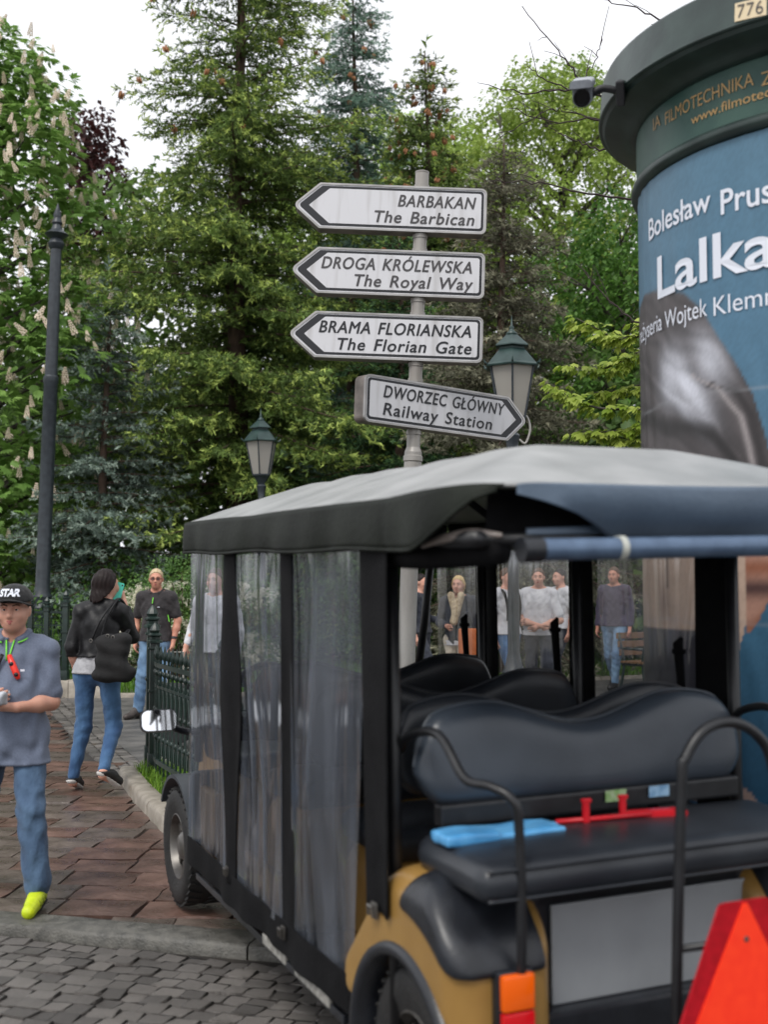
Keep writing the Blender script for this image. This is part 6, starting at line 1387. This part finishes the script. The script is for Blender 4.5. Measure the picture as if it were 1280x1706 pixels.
# horse chestnut with flower candles
def chestnut():
    r = np.random.default_rng(51); loc = (-8.05, 23.6, .05); root = empty('chestnut_tree', loc); tag(root, 'horse chestnut in flower with cream candles on the far left', 'tree')
    m = MB(); m.tube([(0, 0, -.1), (.05, 0, 1.5), (0, .05, 4), (0, 0, 9)], [.34, .28, .22, .06], 12, smooth=5); m.build('trunk', M_barkg, root, True)
    prof = lambda f: .72+.28*min(1, f/.35) if f < .55 else 1.0-((f-.55)/.45)**1.3*.8
    cl = clumps_ball(r, 92, 2.75, .7, 12.3, .65, 1.05, prof); m = MB()
    for x, y, z, q in cl: m.tube([(0, 0, max(.8, z-1.2)), (x*.5, y*.5, z-.45), (x, y, z)], [.07, .04, .012], 6, False, smooth=3)
    m.build('limbs', M_barkg, root, True)['kind'] = 'stuff'
    P, O, K = crown_points(r, cl, 210, .72); n = len(P); t = np.clip(.5*r.random(len(cl))[K]+.5*r.random(n), 0, 1)[:, None]; C = (lin((96, 138, 62))*(1-t)+lin((156, 188, 104))*t)*r.uniform(.8, 1.2, (n, 1))
    U = unit(O*.5+np.array([0, 0, 1.])+r.normal(0, .25, (n, 3))); N = unit(O*np.array([1, 1, .2])+r.normal(0, .35, (n, 3)))
    cr = link('crown', palmate(P, N, U, .2*r.uniform(.7, 1.2, n), C, r, 'crown'), M_leaf, root); cr['kind'] = 'stuff'
    M_fl = mat('cream_chestnut_flower', srgb(218, 198, 174), .7, srgb(234, 220, 202), 30)
    mb = MB(); mb.tube([(0, 0, -.05), (0, 0, .24)], .005, 4)
    for k in range(7):
        z = .01+k*.036; q = .040*(1-(k/8.0)**1.5)+.004
        for j in range(5):
            a = j*1.2566+k*.7; c = Vector((q*math.cos(a), q*math.sin(a), z)); s_ = .021*(1-k/14)
            mb.raw([c+Vector((s_, 0, 0)), c+Vector((-s_*.5, s_*.87, 0)), c+Vector((-s_*.5, -s_*.87, 0)), c+Vector((0, 0, s_*1.5)), c-Vector((0, 0, s_))], [(0, 1, 3), (1, 2, 3), (2, 0, 3), (1, 0, 4), (2, 1, 4), (0, 2, 4)])
    c0 = mb.build('flower_candle', M_fl, root); best = []
    for x, y, z, q in cl:
        for k in range(24):
            d = r.normal(0, 1, 3); d[1] -= .9; d[0] += .3; d /= np.linalg.norm(d); p = np.array([x, y, z])+d*q*np.array([1, 1, .75])*1.02
            inside = any((p[0]-a)**2+(p[1]-b)**2+((p[2]-c)/.75)**2 < (e*.9)**2 for a, b, c, e in cl if (a, b, c) != (x, y, z))
            u_, v_ = px(np.array(loc)+p)
            if not inside and p[1] < 1.2 and -30 < u_ < 260 and v_ < 1020: best.append(p)
    r.shuffle(best)
    for k, p in enumerate(best[:290]):
        o = c0 if k == 0 else c0.copy()
        if k: COL.objects.link(o); o.parent = root
        o.location = p; o.rotation_euler = (r.normal(.12, .25), r.normal(.1, .25), r.uniform(0, 6)); o.scale = (r.uniform(.75, 1.15),)*3
chestnut()

# white spirea bush and low shrubs
def spirea():
    r = np.random.default_rng(61); loc = (-3.15, 18.9, .07); root = empty('flowering_bush', loc); tag(root, 'spirea bush with white blossom sprays behind the man', 'bush')
    cl = [(r.uniform(-1.25, 1.3), r.uniform(-.5, .6), r.uniform(.35, 1.75), r.uniform(.3, .5)) for _ in range(38)]; cl = [(x, y, z*(1-.18*abs(x)), q) for x, y, z, q in cl]
    m = MB()
    for x, y, z, q in cl: m.tube([(x*.15, y*.15, 0), (x*.6, y*.6, z*.9), (x, y, z)], [.012, .008, .004], 5, False, smooth=4)
    m.build('stems', M_bark, root, True)['kind'] = 'stuff'
    P, O, K = crown_points(r, cl, 1500, .5); n = len(P); t = r.random((n, 1)); C = (lin((70, 106, 52))*(1-t)+lin((120, 156, 88))*t)*r.uniform(.8, 1.2, (n, 1))
    cr = link('leaves', leaves_mesh(P, unit(O+r.normal(0, .6, (n, 3))), .05*r.uniform(.7, 1.3, n), C, r, 'leaves'), M_leaf, root); cr['kind'] = 'stuff'
    B = []
    for k in range(420):       # arching sprays of blossom
        x, y, z, q = cl[r.integers(len(cl))]; a = r.uniform(0, 6.28) if k % 3 else -1.57; p0 = np.array([x, y, z+q*.3]); L = r.uniform(.25, .6); s_ = np.linspace(0, 1, 22)[:, None]; d = np.array([math.cos(a), math.sin(a)-.5, 0])
        pts = p0+d*L*s_*.9+np.array([0, 0, 1.])*(.12*s_-.75*L*s_**2); B.append(pts[pts[:, 2] < 1.55]+r.normal(0, .02, (len(pts[pts[:, 2] < 1.55]), 3)))
    B = np.concatenate(B); n = len(B); C = np.repeat(lin((226, 222, 202))[None], n, 0)*r.uniform(.8, 1.15, (n, 1))
    b_ = link('blossom', palmate(B, r.normal(0, 1, (n, 3)), unit(r.normal(0, 1, (n, 3))), .034*r.uniform(.7, 1.3, n), C, r, 'blossom', 3, 4.0, .9, 0), M_leaf, root); b_['kind'] = 'stuff'
spirea()
for i, (x, y, R, h, lab) in enumerate([(-6.2, 19.2, 1.1, 1.4, 'low dark green shrub behind the fence at far left'), (-4.6, 21.5, 1.2, 1.7, 'dark green shrub under the big spruce behind the woman'), (-1.6, 21.0, 1.3, 2.2, 'green shrub under the left lantern behind the cart'), (1.2, 22.0, 1.5, 2.4, 'dark shrub behind the blond woman'), (3.0, 23.0, 1.4, 2.5, 'dark shrub behind the broad man in white'), (5.6, 25.5, 1.6, 2.6, 'dark shrub on the lawn near the column')]):
    r = np.random.default_rng(70+i); cl = [(r.uniform(-R, R), r.uniform(-.6, .6), r.uniform(.3, h), r.uniform(.4, .65)) for _ in range(20)]
    broad_tree((x, y, .06), h, .04, cl, 480, .085, (lin((50, 80, 38)), lin((96, 132, 60))), lab, 80+i, 'shrub', cat='shrub', limbs=False)

# maple bough with fresh leaves reaching out from behind the column
def maple():
    r = np.random.default_rng(91); base = Vector((3.5, 10.4, .1)); root = empty('maple_tree', base); tag(root, 'young maple with fresh lime-green drooping leaves left of the column', 'tree')
    m = MB(); m.tube([(0, 0, 0), (-.05, 0, 1.2), (.0, .05, 2.4), (.1, 0, 4.2)], [.07, .06, .045, .015], 10, smooth=5); m.build('trunk', M_barkg, root, True)
    paths = [[(1240, 690), (1090, 682), (1000, 680), (950, 660), (918, 640)], [(1230, 640), (1080, 590), (1040, 600), (1000, 615), (940, 608)], [(1230, 600), (1090, 562), (1030, 564), (1000, 550), (960, 530)], [(1240, 720), (1110, 700), (1050, 715), (1000, 720), (960, 724)], [(1250, 660), (1120, 650), (1080, 640), (1030, 650), (985, 655)], [(1250, 560), (1150, 540), (1090, 530), (1070, 545)], [(1240, 745), (1140, 735), (1080, 738), (1030, 728)]]
    PP, NN = [], []; m = MB()
    for i, ph_ in enumerate(paths):
        Y = 10.0+.25*math.sin(i*2.1); pts = [Vector((.0, 0, pt(ph_[0][0], ph_[0][1], Y).z-base.z))]+[pt(u, v, Y+.1*k)-base for k, (u, v) in enumerate(ph_)]
        C_ = catmull(pts, 8); m.tube(C_, list(np.linspace(.02, .004, len(C_))), 6, False)
        for q in C_[10:]:
            for k in range(4):
                d = r.normal(0, 1, 3)*np.array([1, 1, .35]); d[2] -= .1; p = np.array(q)+d*.055; PP.append(p); NN.append(d*.8+np.array([-.4, 0, 0]))
    m.build('boughs', M_barkg, root, True)['kind'] = 'stuff'; P = np.array(PP); n = len(P); t = r.random((n, 1)); C = lin((122, 148, 44))*(1-t)+lin((176, 190, 92))*t
    U = unit(np.array([0, -.15, 1.])+r.normal(0, .25, (n, 3))); o = link('leaves', palmate(P, np.array(NN), U, .088*r.uniform(.7, 1.2, n), C, r, 'leaves', 5, 2.6, .5, .75), M_leaf, root); o['kind'] = 'stuff'
maple()

# bare twigs of a leafless tree behind the column
def bare():
    base = Vector((3.3, 8.6, .1)); root = empty('bare_tree', base); tag(root, 'thin leafless tree with bare twigs reaching past the column', 'tree'); M_tw = mat('dark_twig', srgb(58, 46, 46), .8)
    m = MB(); m.tube([(0, 0, 0), (.05, 0, 2), (-.05, 0, 4), (.0, 0, 6.2)], [.09, .07, .05, .02], 10, smooth=5); m.build('trunk', M_barkg, root, True)
    tw = [[(1300, 260), (1120, 190), (1000, 160), (965, 130), (930, 82), (870, 12)], [(1300, 160), (1180, 80), (1115, 40), (1060, 14), (1005, 0)], [(1010, 165), (978, 128), (995, 95), (1005, 62)], [(1200, 220), (1060, 170), (960, 150), (880, 156), (815, 145)], [(1250, 360), (1070, 335), (980, 322), (900, 305), (815, 300)], [(1200, 260), (1060, 235), (1000, 200), (930, 205), (850, 180)], [(1250, 280), (1060, 245), (1000, 250), (960, 235), (930, 220)], [(950, 150), (905, 130), (880, 110)], [(1000, 200), (940, 185), (900, 190), (830, 230)], [(1250, 560), (1080, 540), (1040, 520), (960, 440)]]
    for i, L in enumerate(tw):
        Y = 8.4+.2*math.sin(i*1.7); pts = [pt(u, v, Y) for u, v in L]; pts = [p-base for p in pts]
        if i in (0, 1, 3, 4, 5, 6, 9): pts = [Vector((0, 0, pts[0].z-.25))]+pts
        m = MB(); C_ = catmull(pts, 6); r = random.Random(i); C_ = [p+Vector((r.gauss(0, .006), r.gauss(0, .006), r.gauss(0, .008))) for p in C_]; m.tube(C_, list(np.linspace(.014 if len(pts) > 4 else .006, .003, len(C_))), 5, False)
        for k in range(8, len(C_)-1, 4):
            p = C_[k]; d = (C_[k+1]-p).normalized(); e = p+d*.12+Vector((r.uniform(-.1, .06), r.uniform(-.1, .1), r.uniform(-.08, .16))); m.tube([p, p.lerp(e, .5)+Vector((0, 0, .01)), e], [.003, .0025, .0018], 4, False)
        m.build('twig', M_tw, root, True)
bare()
